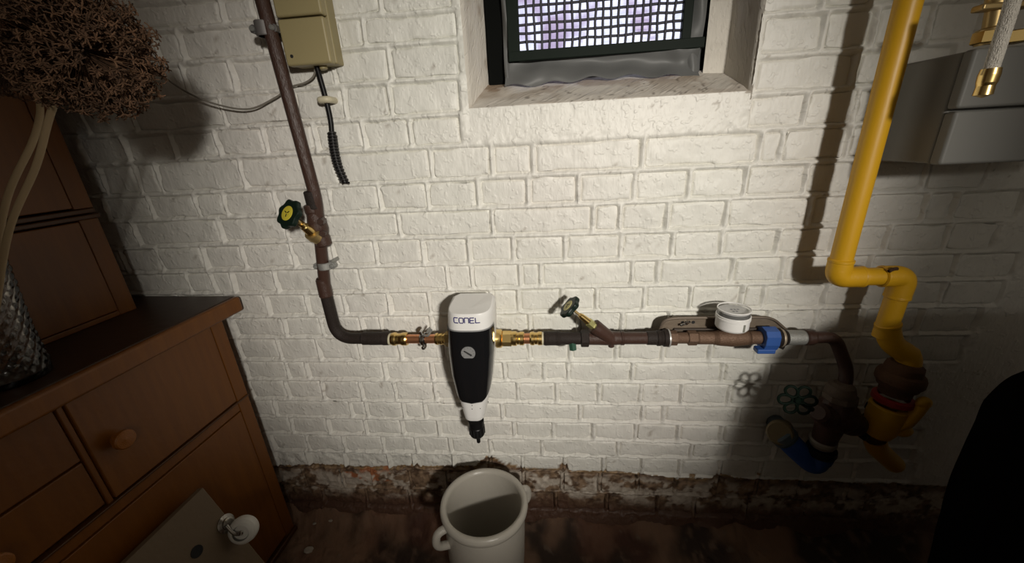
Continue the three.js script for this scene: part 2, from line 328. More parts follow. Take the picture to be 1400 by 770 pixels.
// ---------------------------------------------------------------- floor: trodden dark earth and brick rubble
{
  const floor = struct('floor'), x0 = -1.45, x1 = 1.75, z0 = 0.0, z1 = 1.1, nx = 520, nz = 190, pos = [], col = [], uv = [], idx = [];
  for (let j = 0; j <= nz; j++) for (let i = 0; i <= nx; i++) {
    const x = lerp(x0, x1, i / nx), z = lerp(z0, z1, j / nz);
    const n = fbm(x * 9, z * 9, 101, 4), m = fbm(x * 45, z * 45, 105, 3);
    const fillet = 0.085 * Math.exp(-Math.pow(z / 0.05, 1.6)) * (0.75 + 0.6 * (fbm(x * 14, z * 14, 113, 2) - 0.5));
    const y = FLOOR - 0.003 + (n - 0.5) * 0.010 + (m - 0.5) * 0.004 + fillet + smooth(0.68, 0.8, fbm(x * 60, z * 60, 109, 2)) * 0.005 - 0.001;
    pos.push(x, Math.max(FLOOR - 0.012, y), z); uv.push(x, z);
    let c = mix3([0.045, 0.026, 0.017], [0.25, 0.145, 0.090], smooth(0.36, 0.66, n)); c = mix3(c, [0.22, 0.135, 0.088], smooth(0.55, 0.75, m) * 0.6); c = mix3(c, [0.13, 0.045, 0.025], smooth(0.5, 0.65, fbm(x * 5, z * 7, 121, 3)) * 0.5);
    c = mix3(c, [0.20, 0.15, 0.11], smooth(0.76, 0.84, fbm(x * 38, z * 60, 117, 3)) * 0.6 * smooth(0.3, 0.02, z));
    col.push(...c);
  }
  for (let j = 0; j < nz; j++) for (let i = 0; i < nx; i++) { const a = j * (nx + 1) + i; idx.push(a, a + nx + 1, a + nx + 2, a, a + nx + 2, a + 1); }
  const g = new THREE.BufferGeometry(); g.setAttribute('position', new THREE.Float32BufferAttribute(pos, 3)); g.setAttribute('uv', new THREE.Float32BufferAttribute(uv, 2)); g.setAttribute('color', new THREE.Float32BufferAttribute(col, 3)); g.setIndex(idx); g.computeVertexNormals();
  part(floor, 'earth', g, new THREE.MeshStandardMaterial({ vertexColors: true, roughness: 0.8, bumpMap: tiled(grit, 4), bumpScale: 0.004, side: THREE.DoubleSide }));
  part(floor, 'subfloor', [box([-1.6, -0.25, -0.02], [1.9, FLOOR - 0.02, 3.2], 0.001), box([-1.46, FLOOR - 0.03, 1.09], [1.76, FLOOR - 0.004, 3.1], 0.001)], std(0.07, 0.035, 0.022, 0.9));
}

// ---------------------------------------------------------------- window
{
  const w = struct('window_1');
  const plaster = std(0.66, 0.62, 0.55, 0.75, 0, { bumpMap: tiled(paintBump, 4), bumpScale: 0.003 });
  // sloping sill and reveals as one plastered skin each
  const sheet = (fn, nu, nv, colour) => {
    const pos = [], uv = [], col = [], idx = [];
    for (let j = 0; j <= nv; j++) for (let i = 0; i <= nu; i++) { const p = fn(i / nu, j / nv); pos.push(...p); uv.push(p[0] + p[2], p[1] + p[2]); col.push(...colour(p)); }
    for (let j = 0; j < nv; j++) for (let i = 0; i < nu; i++) { const a = j * (nu + 1) + i; idx.push(a, a + 1, a + nu + 2, a, a + nu + 2, a + nu + 1); }
    const g = new THREE.BufferGeometry(); g.setAttribute('position', new THREE.Float32BufferAttribute(pos, 3)); g.setAttribute('uv', new THREE.Float32BufferAttribute(uv, 2)); g.setAttribute('color', new THREE.Float32BufferAttribute(col, 3)); g.setIndex(idx); g.computeVertexNormals(); return g;
  };
  const skin = new THREE.MeshStandardMaterial({ vertexColors: true, roughness: 0.75, side: THREE.DoubleSide, bumpMap: tiled(paintBump, 4), bumpScale: 0.0025 });
  const lump = (a, b) => (fbm(a * 22, b * 22, 131, 3) - 0.5) * 0.006;
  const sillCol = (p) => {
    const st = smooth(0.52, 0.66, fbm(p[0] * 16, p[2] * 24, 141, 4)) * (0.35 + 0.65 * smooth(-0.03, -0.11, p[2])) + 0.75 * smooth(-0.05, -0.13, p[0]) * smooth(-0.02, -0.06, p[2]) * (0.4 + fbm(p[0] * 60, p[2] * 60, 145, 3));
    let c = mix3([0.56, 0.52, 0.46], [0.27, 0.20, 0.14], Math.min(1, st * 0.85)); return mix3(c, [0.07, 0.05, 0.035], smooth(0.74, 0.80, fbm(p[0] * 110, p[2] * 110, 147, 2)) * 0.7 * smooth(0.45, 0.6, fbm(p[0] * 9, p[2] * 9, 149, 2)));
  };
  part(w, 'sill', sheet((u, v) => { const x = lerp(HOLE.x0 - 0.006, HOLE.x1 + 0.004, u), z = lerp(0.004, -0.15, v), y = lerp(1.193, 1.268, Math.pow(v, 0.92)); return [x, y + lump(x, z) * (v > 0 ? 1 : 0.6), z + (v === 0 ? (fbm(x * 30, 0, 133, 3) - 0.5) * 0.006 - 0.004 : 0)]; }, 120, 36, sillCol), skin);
  const wcol = (p) => { const k = 0.95 + 0.15 * (fbm(p[1] * 12, p[2] * 12, 151, 3) - 0.5); return mix3([0.70 * k, 0.66 * k, 0.585 * k], [0.34, 0.27, 0.2], smooth(0.62, 0.75, fbm(p[1] * 20, p[2] * 30, 153, 3)) * 0.6); };
  part(w, 'reveal', sheet((u, v) => [lerp(HOLE.x0 - 0.004 * (v === 0), -0.132, v) + lump(u * 0.6, v * 0.1) * 0.6 * v, lerp(1.18, 1.80, u), lerp(0.0015, -0.15, v)], 60, 16, wcol), skin);
  part(w, 'reveal', sheet((u, v) => [lerp(HOLE.x1 + 0.004 * (v === 0), 0.398, v) + lump(u * 0.6 + 3, v * 0.1) * 0.6 * v, lerp(1.18, 1.80, u), lerp(0.002, -0.095, v)], 60, 16, wcol), skin);
  part(w, 'reveal', sheet((u, v) => [lerp(0.400, 0.355, v), lerp(1.20, 1.80, u), lerp(-0.094, -0.105, v) + lump(u * 0.6 + 5, v * 0.05) * 0.6], 60, 8, wcol), skin);
  const dark = std(0.003, 0.0035, 0.003, 0.8, 0, { specularIntensity: 0.15 }), frameGreen = std(0.006, 0.011, 0.0075, 0.6, 0, { specularIntensity: 0.25, bumpMap: tiled(grit, 3), bumpScale: 0.0004 });
  // outer frame
  const zF = -0.118;
  part(w, 'window_frame', [box([-0.135, 1.24, zF - 0.03], [-0.092, 1.8, zF], 0.003), box([0.338, 1.24, zF - 0.03], [0.372, 1.8, zF], 0.003), box([-0.135, 1.205, zF - 0.03], [0.372, 1.262, zF - 0.008], 0.003), box([-0.135, 1.70, zF - 0.03], [0.372, 1.8, zF], 0.003)], dark);  // bottom bar enlarged downwards to block the bright outside behind the sheet
  // wire mesh in its green frame
  const zM = -0.098, A = [-0.0844, 1.2948, -0.098], B = [0.3207, 1.2969, -0.098];
  const yb = (A[1] + B[1]) / 2, xl = [-0.0832, 1.3473, -0.098][0], xi = [-0.0566, 1.3455, -0.098][0], xr = [0.2982, 1.3345, -0.098][0], xo = [0.3183, 1.3331, -0.098][0], yt = 1.68;
  const tilt = 0.0;
  const mesh = part(w, 'mesh_frame', [box([xl, yb, zM - 0.012], [xi, yt, zM + 0.004], 0.002), box([xr, yb, zM - 0.012], [xo, yt, zM + 0.004], 0.002), box([xl, yb, zM - 0.0115], [[0.3488, 1.295, -0.098][0], yb + 0.021, zM + 0.0045], 0.002), box([xl, yt - 0.02, zM - 0.0115], [xo, yt, zM + 0.0045], 0.002)], frameGreen);
  const wire = std(0.05, 0.05, 0.065, 0.6, 0.2);
  const nV = 21, nH = 17, pitch = (xr - xi) / nV;
  const wig = (i, t) => (vnoise(t * 5 + i * 3.1, i * 1.7, 161) - 0.5) * 0.0035;
  for (let i = 1; i < nV; i++) { const x = xi + i * pitch, pts = []; for (let k = 0; k <= 14; k++) pts.push([x + wig(i, k), lerp(yb + 0.016, yt - 0.015, k / 14), zM - 0.004 + (k % 2 ? 0.001 : -0.001)]); part(w, 'wire', cord(pts, 0.0030, 28, 5), wire, mesh); }
  for (let j = 1; j < nH; j++) { const y = yb + 0.021 + j * pitch * 1.02, pts = []; for (let k = 0; k <= 14; k++) pts.push([lerp(xi - 0.003, xr + 0.003, k / 14), y + wig(j + 50, k), zM - 0.006]); part(w, 'wire', cord(pts, 0.0030, 28, 5), wire, mesh); }
  // dirty pane behind the mesh
  const dirt = dataTex(256, (u, v) => { const a = smooth(0.46, 0.66, fbm(u * 7, v * 5, 171, 4)), b = fbm(u * 26, v * 20, 175, 3); const k = 0.80 + 0.3 * b; return mix3([0.97 * k, 0.97 * k, 1.0 * k], [0.66, 0.58, 0.66], a * 0.85); }, true);
  const pane = new THREE.MeshPhysicalMaterial({ map: dirt, transmission: 1, thickness: 0, roughness: 0.35, ior: 1.45 });
  const pg = new THREE.PlaneGeometry(0.46, 0.50); pg.translate(0.118, 1.51, zF - 0.022);
  part(w, 'pane', pg, pane);
  w.children[w.children.length - 1].castShadow = false;
}
{ // crumpled plastic sheet stuffed under and beside the mesh frame
  const t = thing('plastic_sheet', 'crumpled silver grey plastic sheeting stuffed under the window mesh frame', 'plastic sheet', [0.1, 1.255, -0.1]);
  const pos = [], idx = [], nu = 90, nv = 22;
  const a = [-0.0946, 1.252, -0.09], b = [0.3435, 1.2484, -0.09], c = [-0.0869, 1.2966, -0.09], d = [0.3398, 1.294, -0.09];
  for (let j = 0; j <= nv; j++) for (let i = 0; i <= nu; i++) {
    const u = i / nu, v = j / nv; const lo = [lerp(a[0], b[0], u), lerp(a[1], b[1], u) - 0.007 + 0.010 * smooth(0.12, 0.5, u) * smooth(0.95, 0.6, u) * 0.6 + 0.004 * Math.sin(u * 31), 0], hi = [lerp(c[0], d[0], u), lerp(c[1], d[1], u) + 0.012, 0];
    const y = lerp(lo[1], hi[1], v); const x = lerp(lo[0], hi[0], v);
    const fold = 0.012 * Math.sin(v * 5.2 + u * 3) * smooth(0, 0.3, u) + 0.009 * Math.sin((u * 9 - v * 2.2) * 2.1) * smooth(0.15, 0, Math.abs(u - 0.12)) + 0.006 * Math.sin(u * 34 + v * 4) * smooth(0.78, 0.95, u) + (fbm(u * 5, v * 2, 181, 2) - 0.5) * 0.012;
    pos.push(x, y, -0.106 + fold * 0.7 + 0.016 * (1 - v));
  }
  for (let j = 0; j < nv; j++) for (let i = 0; i < nu; i++) { const q = j * (nu + 1) + i; idx.push(q, q + 1, q + nu + 2, q, q + nu + 2, q + nu + 1); }
  const g = new THREE.BufferGeometry(); g.setAttribute('position', new THREE.Float32BufferAttribute(pos, 3)); g.setIndex(idx); g.computeVertexNormals();
  g.setAttribute('uv', new THREE.Float32BufferAttribute(new Array(pos.length / 3 * 2).fill(0), 2));
  const grey = std(0.12, 0.122, 0.12, 0.45, 0, { specularIntensity: 0.5 });
  part(t, 'sheet', g, grey);
  const strip = (px0, x1, y1, z) => { const p = [], id = []; for (let j = 0; j <= 40; j++) for (let i = 0; i <= 6; i++) { const u = i / 6, v = j / 40; p.push(lerp(px0, x1, u), lerp(1.25, y1, v), z + 0.005 * Math.sin(v * 17 + u * 3) + 0.006 * Math.sin(u * 3.1)); } for (let j = 0; j < 40; j++) for (let i = 0; i < 6; i++) { const q = j * 7 + i; id.push(q, q + 1, q + 8, q, q + 8, q + 7); } const s = new THREE.BufferGeometry(); s.setAttribute('position', new THREE.Float32BufferAttribute(p, 3)); s.setIndex(id); s.computeVertexNormals(); s.setAttribute('uv', new THREE.Float32BufferAttribute(new Array(p.length / 3 * 2).fill(0), 2)); return s; };
  part(t, 'side_flap', strip([-0.0942, 1.3341, -0.1][0], [-0.0791, 1.333, -0.1][0], 1.66, -0.105), grey);
  part(t, 'side_flap', strip([0.3174, 1.3336, -0.1][0], [0.3482, 1.3314, -0.1][0], 1.66, -0.108), grey);
}

// ---------------------------------------------------------------- things on the upper left of the wall
const ZP = 0.055;   // distance of the water pipe's axis from the wall
{
  const t = thing('water_pipe', 'dark brown iron pipe running down the wall and bending right towards the filter', 'pipe', [-0.56, 0.63, ZP]);
  const top = [-0.5526, 1.4251, 0.055], low = [-0.559, 0.66, 0.055], end = [-0.4149, 0.6593, 0.055], mid = [-0.53, 1.0231, 0.055];
  const X = low[0];
  part(t, 'pipe', pipe([[top[0] - 0.004, 1.6, ZP], [mid[0], mid[1], ZP], [X - 0.002, low[1] + 0.13, ZP]], 0.01, 0.0135, 40), iron);
  part(t, 'bend', pipe([[X - 0.002, low[1] + 0.135, ZP], [X + 0.0, low[1], ZP], [end[0] - 0.05, low[1], ZP]], 0.06, 0.0145, 50), ironBlack);
  const sl = turned([end[0] - 0.075, low[1], ZP], [end[0], low[1], ZP], [[0, 0.0146], [0.004, 0.0172], [0.02, 0.017], [0.024, 0.0176], [0.055, 0.0172], [0.06, 0.0182], [0.073, 0.0178], [0.075, 0.015], [0.075, 0]]);
  part(t, 'sleeve', sl, ironBlack);
  part(t, 'sleeve', turned([X - 0.002, low[1] + 0.12, ZP], [X - 0.002, low[1] + 0.17, ZP], [[0, 0.0145], [0.003, 0.0165], [0.045, 0.0160], [0.05, 0.0136]]), iron);
  const s2 = [-0.5372, 1.03, 0.055]; part(t, 'sleeve', turned([s2[0] - 0.001, s2[1] + 0.012, ZP], [s2[0], s2[1] - 0.03, ZP], [[0, 0.0136], [0.003, 0.0165], [0.04, 0.0165], [0.042, 0.0138]]), ironBlack);
}
function pipeClamp(label, c, r, w, mat, axis) {
  const t = thing('pipe_clamp', label, 'pipe clamp', [c[0], c[1], 0]);
  const n = V(axis).normalize(), a = V(c).addScaledVector(n, -w / 2), b = V(c).addScaledVector(n, w / 2);
  part(t, 'band', turned(a, b, [[0, r], [0, r + 0.0028], [0.0015, r + 0.0036], [w - 0.0015, r + 0.0036], [w, r + 0.0028], [w, r]], 32), mat);
  const side = n.clone().cross(new THREE.Vector3(0, 0, 1)).normalize();
  for (const s of [-1, 1]) {
    const p = V(c).addScaledVector(side, s * (r + 0.007));
    part(t, 'lug', prism(p.clone().add(new THREE.Vector3(0, 0, -0.006)), p.clone().add(new THREE.Vector3(0, 0, 0.006)), 0.0085, 8), mat);
    part(t, 'screw', turned(p.clone().add(new THREE.Vector3(0, 0, -0.010)), p.clone().add(new THREE.Vector3(0, 0, 0.013)), [[0, 0], [0, 0.003], [0.017, 0.003], [0.0172, 0.0052], [0.021, 0.005], [0.023, 0.003], [0.023, 0]], 14), galv);
  }
  part(t, 'stud', rod([c[0], c[1], -0.01], [c[0], c[1], c[2] - r], 0.005), mat);
  return t;
}
pipeClamp('weathered grey pipe clamp holding the brown pipe beside the beige box', [-0.5567, 1.3597, 0.055], 0.0137, 0.026, std(0.16, 0.15, 0.145, 0.55, 0.3), [0.02, 1, 0]);
pipeClamp('pale galvanised pipe clamp on the brown pipe below its stop valve', [-0.5444, 0.8625, 0.055], 0.0137, 0.017, galv, [-0.02, 1, 0]);
function lobedWheel(root, c, dir, R, thick, lobes, mat, capMat, capR) {   // hand knob with lobes
  const sh = new THREE.Shape(); for (let i = 0; i <= 96; i++) { const a = i / 96 * Math.PI * 2, r = R * (0.93 + 0.07 * Math.cos(a * lobes)); i ? sh.lineTo(r * Math.cos(a), r * Math.sin(a)) : sh.moveTo(r, 0); }
  const g = new THREE.ExtrudeGeometry(sh, { depth: thick * 0.5, bevelEnabled: true, bevelThickness: thick * 0.25, bevelSize: R * 0.1, bevelOffset: -R * 0.1, bevelSegments: 3, curveSegments: 12 });
  g.translate(0, 0, -thick * 0.25); const q = new THREE.Quaternion().setFromUnitVectors(new THREE.Vector3(0, 0, 1), V(dir).normalize()); g.applyQuaternion(q); g.translate(c[0], c[1], c[2]);
  const wheel = part(root, 'handwheel', g, mat);
  const d = V(dir).normalize(), f = V(c).addScaledVector(d, thick * 0.42);
  const cap = part(root, 'cap', turned(f, f.clone().add(d), [[0, capR], [thick * 0.12, capR], [thick * 0.17, capR * 0.93], [thick * 0.14, capR * 0.62], [thick * 0.17, capR * 0.58], [thick * 0.17, 0]], 28), capMat, wheel);
  for (let i = 0; i < 3; i++) { const a = i * 2.1 + 0.4; const e1 = new THREE.Vector3(Math.cos(a), Math.sin(a), 0).applyQuaternion(q), p = f.clone().addScaledVector(d, thick * 0.17).addScaledVector(e1, capR * 0.3); part(root, 'arrow_mark', rod(p.clone().addScaledVector(e1, -capR * 0.2), p.clone().addScaledVector(e1, capR * 0.2), capR * 0.07, capR * 0.07, 8), black, wheel); }
  return wheel;
}
{
  const p = [-0.5394, 0.9621, 0.055], t = thing('stop_valve', 'old iron stop valve on the brown pipe with a black knob and yellow cap', 'valve', [p[0], p[1], ZP]);
  const up = [p[0] - 0.006, p[1] + 0.05, ZP], dn = [p[0] + 0.005, p[1] - 0.052, ZP];
  part(t, 'body', [turned(up, dn, [[0, 0.0135], [0.002, 0.0175], [0.018, 0.018], [0.022, 0.0165], [0.04, 0.021], [0.06, 0.0215], [0.075, 0.017], [0.08, 0.0185], [0.098, 0.018], [0.102, 0.0137]]), sphere([p[0], p[1] - 0.004, ZP + 0.003], 0.0225, 1, 1.1, 1)], iron);
  const k = [-0.5534, 1.0015, 0.125], dir = [-0.42, 0.28, 0.86];
  const b0 = [-0.5419, 0.9316, 0.06], kk = V(k), bb = V(b0), ax = kk.clone().sub(bb), L = ax.length(); ax.normalize();
  const at = (s) => bb.clone().addScaledVector(ax, L * s);
  part(t, 'collar', turned(at(0.0), at(0.35), [[0, 0.016], [L * 0.12, 0.0165], [L * 0.13, 0.0185], [L * 0.26, 0.018], [L * 0.27, 0.012]], 28), brassDull);
  part(t, 'bonnet', turned(at(0.22), at(0.7), [[0, 0.0125], [L * 0.1, 0.0115], [L * 0.3, 0.0095], [L * 0.32, 0.0075], [L * 0.42, 0.007], [L * 0.42, 0]], 24), brass);
  part(t, 'stem', rod(at(0.55), at(0.99), 0.004), brassDull);
  lobedWheel(t, k, ax.toArray().map((v, i) => v * 0.55 + dir[i] * 0.6), 0.0339, 0.012, 7, green, yellowCap, 0.0165);
  for (const [px, s] of [[[-0.5193, 0.9742, 0.075], 0.008], [[-0.5236, 0.9458, 0.07], 0.0075]]) part(t, 'plug', prism([px[0] - 0.004, px[1], 0.055], [px[0] + 0.004, px[1], px[2] + 0.008], s, 6), iron);
}
{
  const bl = [-0.5299, 1.2928, 0.05], br = [-0.4348, 1.2907, 0.05], t = thing('junction_box', 'beige plastic junction box mounted on the white wall beside the brown pipe', 'junction box', [bl[0], bl[1], 0]);
  const x0 = bl[0], x1 = br[0] + 0.002, y0 = bl[1], y1 = y0 + 0.2;
  part(t, 'back_box', box([x0 + 0.002, y0 + 0.002, -0.002], [x1 + 0.001, y1, 0.03], 0.004), beige);
  const lid = part(t, 'lid', [box([x0, y0, 0.0305], [x1, [-0.4963, 1.3765, 0.05][1] - 0.001, 0.052], 0.005), box([x0, [-0.4963, 1.3765, 0.05][1] + 0.0015, 0.0305], [x1, y1, 0.0525], 0.005)], std(0.33, 0.275, 0.14, 0.45));
  const s = [-0.5143, 1.31, 0.052]; part(t, 'lid_screw', turned([s[0], s[1], 0.050], [s[0], s[1], 0.06], [[0, 0.0035], [0.0028, 0.0033], [0.0034, 0.002], [0.0034, 0]], 12), blackMatt, lid);
  part(t, 'gland', rod([bl[0] + 0.062, y0 + 0.004, 0.024], [bl[0] + 0.064, y0 - 0.006, 0.024], 0.008), beige);
}
{
  const t = thing('power_cable', 'black cable hanging down from the beige box, its lower end wound with tape', 'cable', [-0.474, 1.0565, 0.02]);
  part(t, 'sheath', cord([[-0.4811, 1.303, 0.026], [-0.4809, 1.2708, 0.02], [-0.4789, 1.2296, 0.017], [-0.4776, 1.188, 0.018], [-0.481, 1.1531, 0.02]], 0.0055, 40, 12), black);
  const pts = [[-0.4789, 1.1622, 0.02], [-0.4812, 1.1266, 0.021], [-0.4793, 1.093, 0.022], [-0.4685, 1.0534, 0.025]].map(V);
  const c = new THREE.CatmullRomCurve3(pts), h = [];
  part(t, 'wound_core', new THREE.TubeGeometry(c, 30, 0.0072, 10), black);
  const turns = 16; for (let i = 0; i <= turns * 12; i++) { const u = i / (turns * 12), p = c.getPoint(u), a = i / 12 * Math.PI * 2; h.push(p.add(new THREE.Vector3(Math.cos(a) * 0.0086, Math.sin(a) * 0.0026, Math.sin(a) * 0.0082))); }
  part(t, 'spiral_wrap', new THREE.TubeGeometry(new THREE.CatmullRomCurve3(h), turns * 24, 0.0023, 6), std(0.02, 0.018, 0.018, 0.4));
}
{
  const c = [-0.48, 1.2296, 0.018], t = thing('cable_clip', 'small cream plastic clip holding the black cable to the wall', 'cable clip', [c[0], c[1], 0]);
  part(t, 'saddle', pipe([[c[0] - 0.011, c[1], -0.002], [c[0] - 0.0105, c[1], 0.026], [c[0] + 0.0105, c[1] + 0.0005, 0.026], [c[0] + 0.011, c[1], -0.002]], 0.009, 0.0072, 30, 10), beigeLight);
  part(t, 'nail', rod([c[0] - 0.011, c[1], 0.018], [c[0] - 0.011, c[1], 0.028], 0.0026), galv);
}
{
  const t = thing('telephone_wire', 'thin grey wire sagging across the wall behind the brown pipe to the beige box', 'wire', [-0.6528, 1.221, 0.03]);
  part(t, 'wire', cord([[-0.8563, 1.4648, 0.16], [-0.8404, 1.3954, 0.12], [-0.8328, 1.3627, 0.1], [-0.819, 1.323, 0.085], [-0.797, 1.2908, 0.07], [-0.7627, 1.2548, 0.05], [-0.7151, 1.2316, 0.035], [-0.6588, 1.2219, 0.022], [-0.5991, 1.2415, 0.012], [-0.5558, 1.2608, 0.012], [-0.519, 1.2669, 0.014], [-0.4954, 1.2776, 0.018], [-0.4862, 1.2917, 0.022]], 0.0021, 120, 6), std(0.20, 0.18, 0.15, 0.6));
}

// ---------------------------------------------------------------- the horizontal run
// stations along the run (500 ... 1200) and where they lie along the wall in metres
const Y0 = [-0.0955, 0.6579, 0.055][1];
function RX(px) { const k = [[500, [-0.4805, 0.6596, 0.055][0]], [600, [-0.2844, 0.6588, 0.055][0]], [700, [-0.0955, 0.6579, 0.055][0]], [800, [0.0865, 0.6571, 0.055][0]], [900, [0.2619, 0.6584, 0.055][0]], [1000, [0.4309, 0.6596, 0.055][0]], [1100, [0.5939, 0.6607, 0.055][0]], [1200, [0.7517, 0.66, 0.055][0]]]; let i = 0; while (i < k.length - 2 && px > k[i + 1][0]) i++; return lerp(k[i][1], k[i + 1][1], (px - k[i][0]) / 100); }
function runPiece(px0, px1, prof, seg) { const a = [RX(px0), Y0, ZP], b = [RX(px1), Y0, ZP], L = b[0] - a[0]; return turned(a, b, prof.map(([t, r]) => [t * L, r]), seg); }
function runHex(px0, px1, r) { return prism([RX(px0), Y0, ZP], [RX(px1), Y0, ZP], r); }
{
  const t = thing('brass_fitting', 'brass press fitting at the left end joining the black sleeve to copper pipe', 'pipe fitting', [RX(533), Y0, ZP]);
  part(t, 'thread_tape', runPiece(531, 537, [[0, 0.0145], [0, 0.0155], [1, 0.0152], [1, 0.01]]), beigeLight);
  part(t, 'socket', runPiece(536, 558, [[0, 0], [0, 0.0155], [0.12, 0.0172], [0.25, 0.0172], [0.32, 0.0148], [0.52, 0.0148], [0.6, 0.0158], [0.7, 0.0172], [0.92, 0.0172], [1, 0.0155], [1, 0]]), brass);
}
{
  const t = thing('copper_pipe', 'short bare copper pipe left of the white filter, running through the chrome bracket', 'pipe', [RX(556), Y0, ZP]);
  part(t, 'pipe', rod([RX(556), Y0, ZP], [RX(598), Y0, ZP], 0.0118), copper);
}
{
  const c = [RX(579), Y0, ZP], t = thing('pipe_bracket', 'shiny chrome pipe bracket with wing screw gripping the copper pipe', 'pipe bracket', [c[0], c[1], 0]);
  part(t, 'ring', turned([c[0] - 0.0055, Y0, ZP], [c[0] + 0.0055, Y0, ZP], [[0, 0.0125], [0, 0.0158], [0.002, 0.0172], [0.009, 0.0172], [0.011, 0.0158], [0.011, 0.0125]], 32), chrome);
  part(t, 'rubber_lining', turned([c[0] - 0.0068, Y0, ZP], [c[0] + 0.0068, Y0, ZP], [[0, 0.0119], [0, 0.0146], [0.0136, 0.0146], [0.0136, 0.0119]], 28), black);
  for (const s of [-1, 1]) { part(t, 'ear', box([c[0] - 0.005, Y0 + s * 0.016, ZP - 0.007], [c[0] + 0.005, Y0 + s * 0.027, ZP + 0.007], 0.003), chrome); part(t, 'screw', turned([c[0], Y0 + s * 0.0215, ZP - 0.009], [c[0], Y0 + s * 0.0215, ZP + 0.013], [[0, 0], [0, 0.003], [0.016, 0.003], [0.0162, 0.0056], [0.020, 0.0052], [0.022, 0.003], [0.022, 0]], 14), chrome); }
  const w = [-0.3, 0.6864, 0.075]; part(t, 'wing', cord([[c[0] + 0.004, Y0 + 0.018, ZP + 0.010], [-0.303, 0.6809, 0.08], [-0.2915, 0.6972, 0.08]], 0.0028, 16, 8), galv);
  part(t, 'stud', rod([c[0], Y0, -0.01], [c[0], Y0, ZP - 0.016], 0.004), galv);
}
{
  const t = thing('brass_fitting', 'ribbed brass press fitting on the left side of the white filter', 'pipe fitting', [RX(597), Y0, ZP]);
  part(t, 'socket', runPiece(596, 613, [[0, 0.0118], [0, 0.0145], [0.1, 0.0155], [0.22, 0.0155], [0.26, 0.0138], [0.36, 0.0138], [0.40, 0.0155], [0.55, 0.0155], [0.6, 0.014], [0.7, 0.014], [0.74, 0.0165], [1, 0.0165], [1, 0]]), brass);
  part(t, 'nut', runHex(609, 622, 0.0195), brassDull);
}
{ // water filter
  const c = [-0.1892, 0.6692, 0.1], t = thing('water_filter', 'white and black water filter hanging on the brass pipe above the crock', 'water filter', [c[0], c[1], c[2]]);
  const zc = 0.095, S = (px, py) => [-0.1774, 0.6977, 0.15];
  // half widths and front depths of the housing down its height (metres)
  const yT = [-0.171, 0.7692, 0.15][1], yB = [-0.1915, 0.4645, 0.135][1];
  const sec = [[yT, [-0.2343, 0.747, 0.11][0], [-0.1289, 0.7459, 0.11][0], 0.150], [[-0.1744, 0.7312, 0.15][1], [-0.2384, 0.7106, 0.11][0], [-0.1296, 0.7099, 0.11][0], 0.152], [[-0.1808, 0.6593, 0.15][1], [-0.2413, 0.6344, 0.11][0], [-0.1347, 0.6345, 0.11][0], 0.152], [[-0.1861, 0.5994, 0.15][1], [-0.2407, 0.571, 0.11][0], [-0.1426, 0.5718, 0.11][0], 0.149], [[-0.1866, 0.5435, 0.145][1], [-0.2351, 0.5159, 0.11][0], [-0.152, 0.5171, 0.11][0], 0.143], [[-0.1911, 0.5024, 0.14][1], [-0.2294, 0.4773, 0.11][0], [-0.1624, 0.4785, 0.11][0], 0.137], [yB, [-0.225, 0.4423, 0.11][0], [-0.1707, 0.4435, 0.11][0], 0.131]];
  const at = (y) => { let i = 0; while (i < sec.length - 2 && y < sec[i + 1][0]) i++; const k = Math.min(1, Math.max(0, (sec[i][0] - y) / (sec[i][0] - sec[i + 1][0]))); const s = sec[i], e = sec[i + 1]; return [lerp(s[1], e[1], k), lerp(s[2], e[2], k), lerp(s[3], e[3], k)]; };
  const surf = (a, y, off = 0) => { // a in -1..1 across the front half, a=0 the middle
    const [xl, xr, zf] = at(y), cx = (xl + xr) / 2, hw = (xr - xl) / 2 + off, th = a * Math.PI / 2, ex = 0.62;
    const sx = Math.sign(Math.sin(th)) * Math.pow(Math.abs(Math.sin(th)), ex), cz = Math.sign(Math.cos(th)) * Math.pow(Math.abs(Math.cos(th)), ex);
    return [cx + hw * sx, y, zc - 0.01 + (zf - zc + 0.01 + off) * cz];
  };
  const back = 0.045;
  const ring = (y) => { const o = []; for (let i = 0; i <= 40; i++) o.push(surf(-1 + i / 20, y)); const [xl, xr] = at(y); o.push([xr, y, 0.06], [xr - 0.01, y, back], [xl + 0.01, y, back], [xl, y, 0.06]); return o; };
  const loft = (rings, capTop, capBot) => {
    const n = rings[0].length, pos = [], idx = []; rings.forEach((r) => r.forEach((p) => pos.push(...p)));
    for (let j = 0; j + 1 < rings.length; j++) for (let i = 0; i < n; i++) { const a = j * n + i, b = j * n + (i + 1) % n; idx.push(a, a + n, b, b, a + n, b + n); }
    let g = new THREE.BufferGeometry(); g.setAttribute('position', new THREE.Float32BufferAttribute(pos, 3)); g.setIndex(idx); g.computeVertexNormals(); g = g.toNonIndexed();
    const caps = []; for (const [r, s] of [[rings[0], 1], [rings[rings.length - 1], -1]]) { const q = []; const m = r.reduce((a, p) => [a[0] + p[0] / n, a[1] + p[1] / n, a[2] + p[2] / n], [0, 0, 0]); for (let i = 0; i < n; i++) { const A = r[i], B = r[(i + 1) % n]; q.push(...m, ...(s > 0 ? A : B), ...(s > 0 ? B : A)); } const k = new THREE.BufferGeometry(); k.setAttribute('position', new THREE.Float32BufferAttribute(q, 3)); k.computeVertexNormals(); caps.push(k); }
    const o = mergeGeometries([g, ...caps]); o.setAttribute('uv', new THREE.Float32BufferAttribute(new Array(o.attributes.position.count * 2).fill(0), 2)); return o;
  };
  const rings = []; const yTopBack = [-0.1932, 0.7762, 0.075][1];
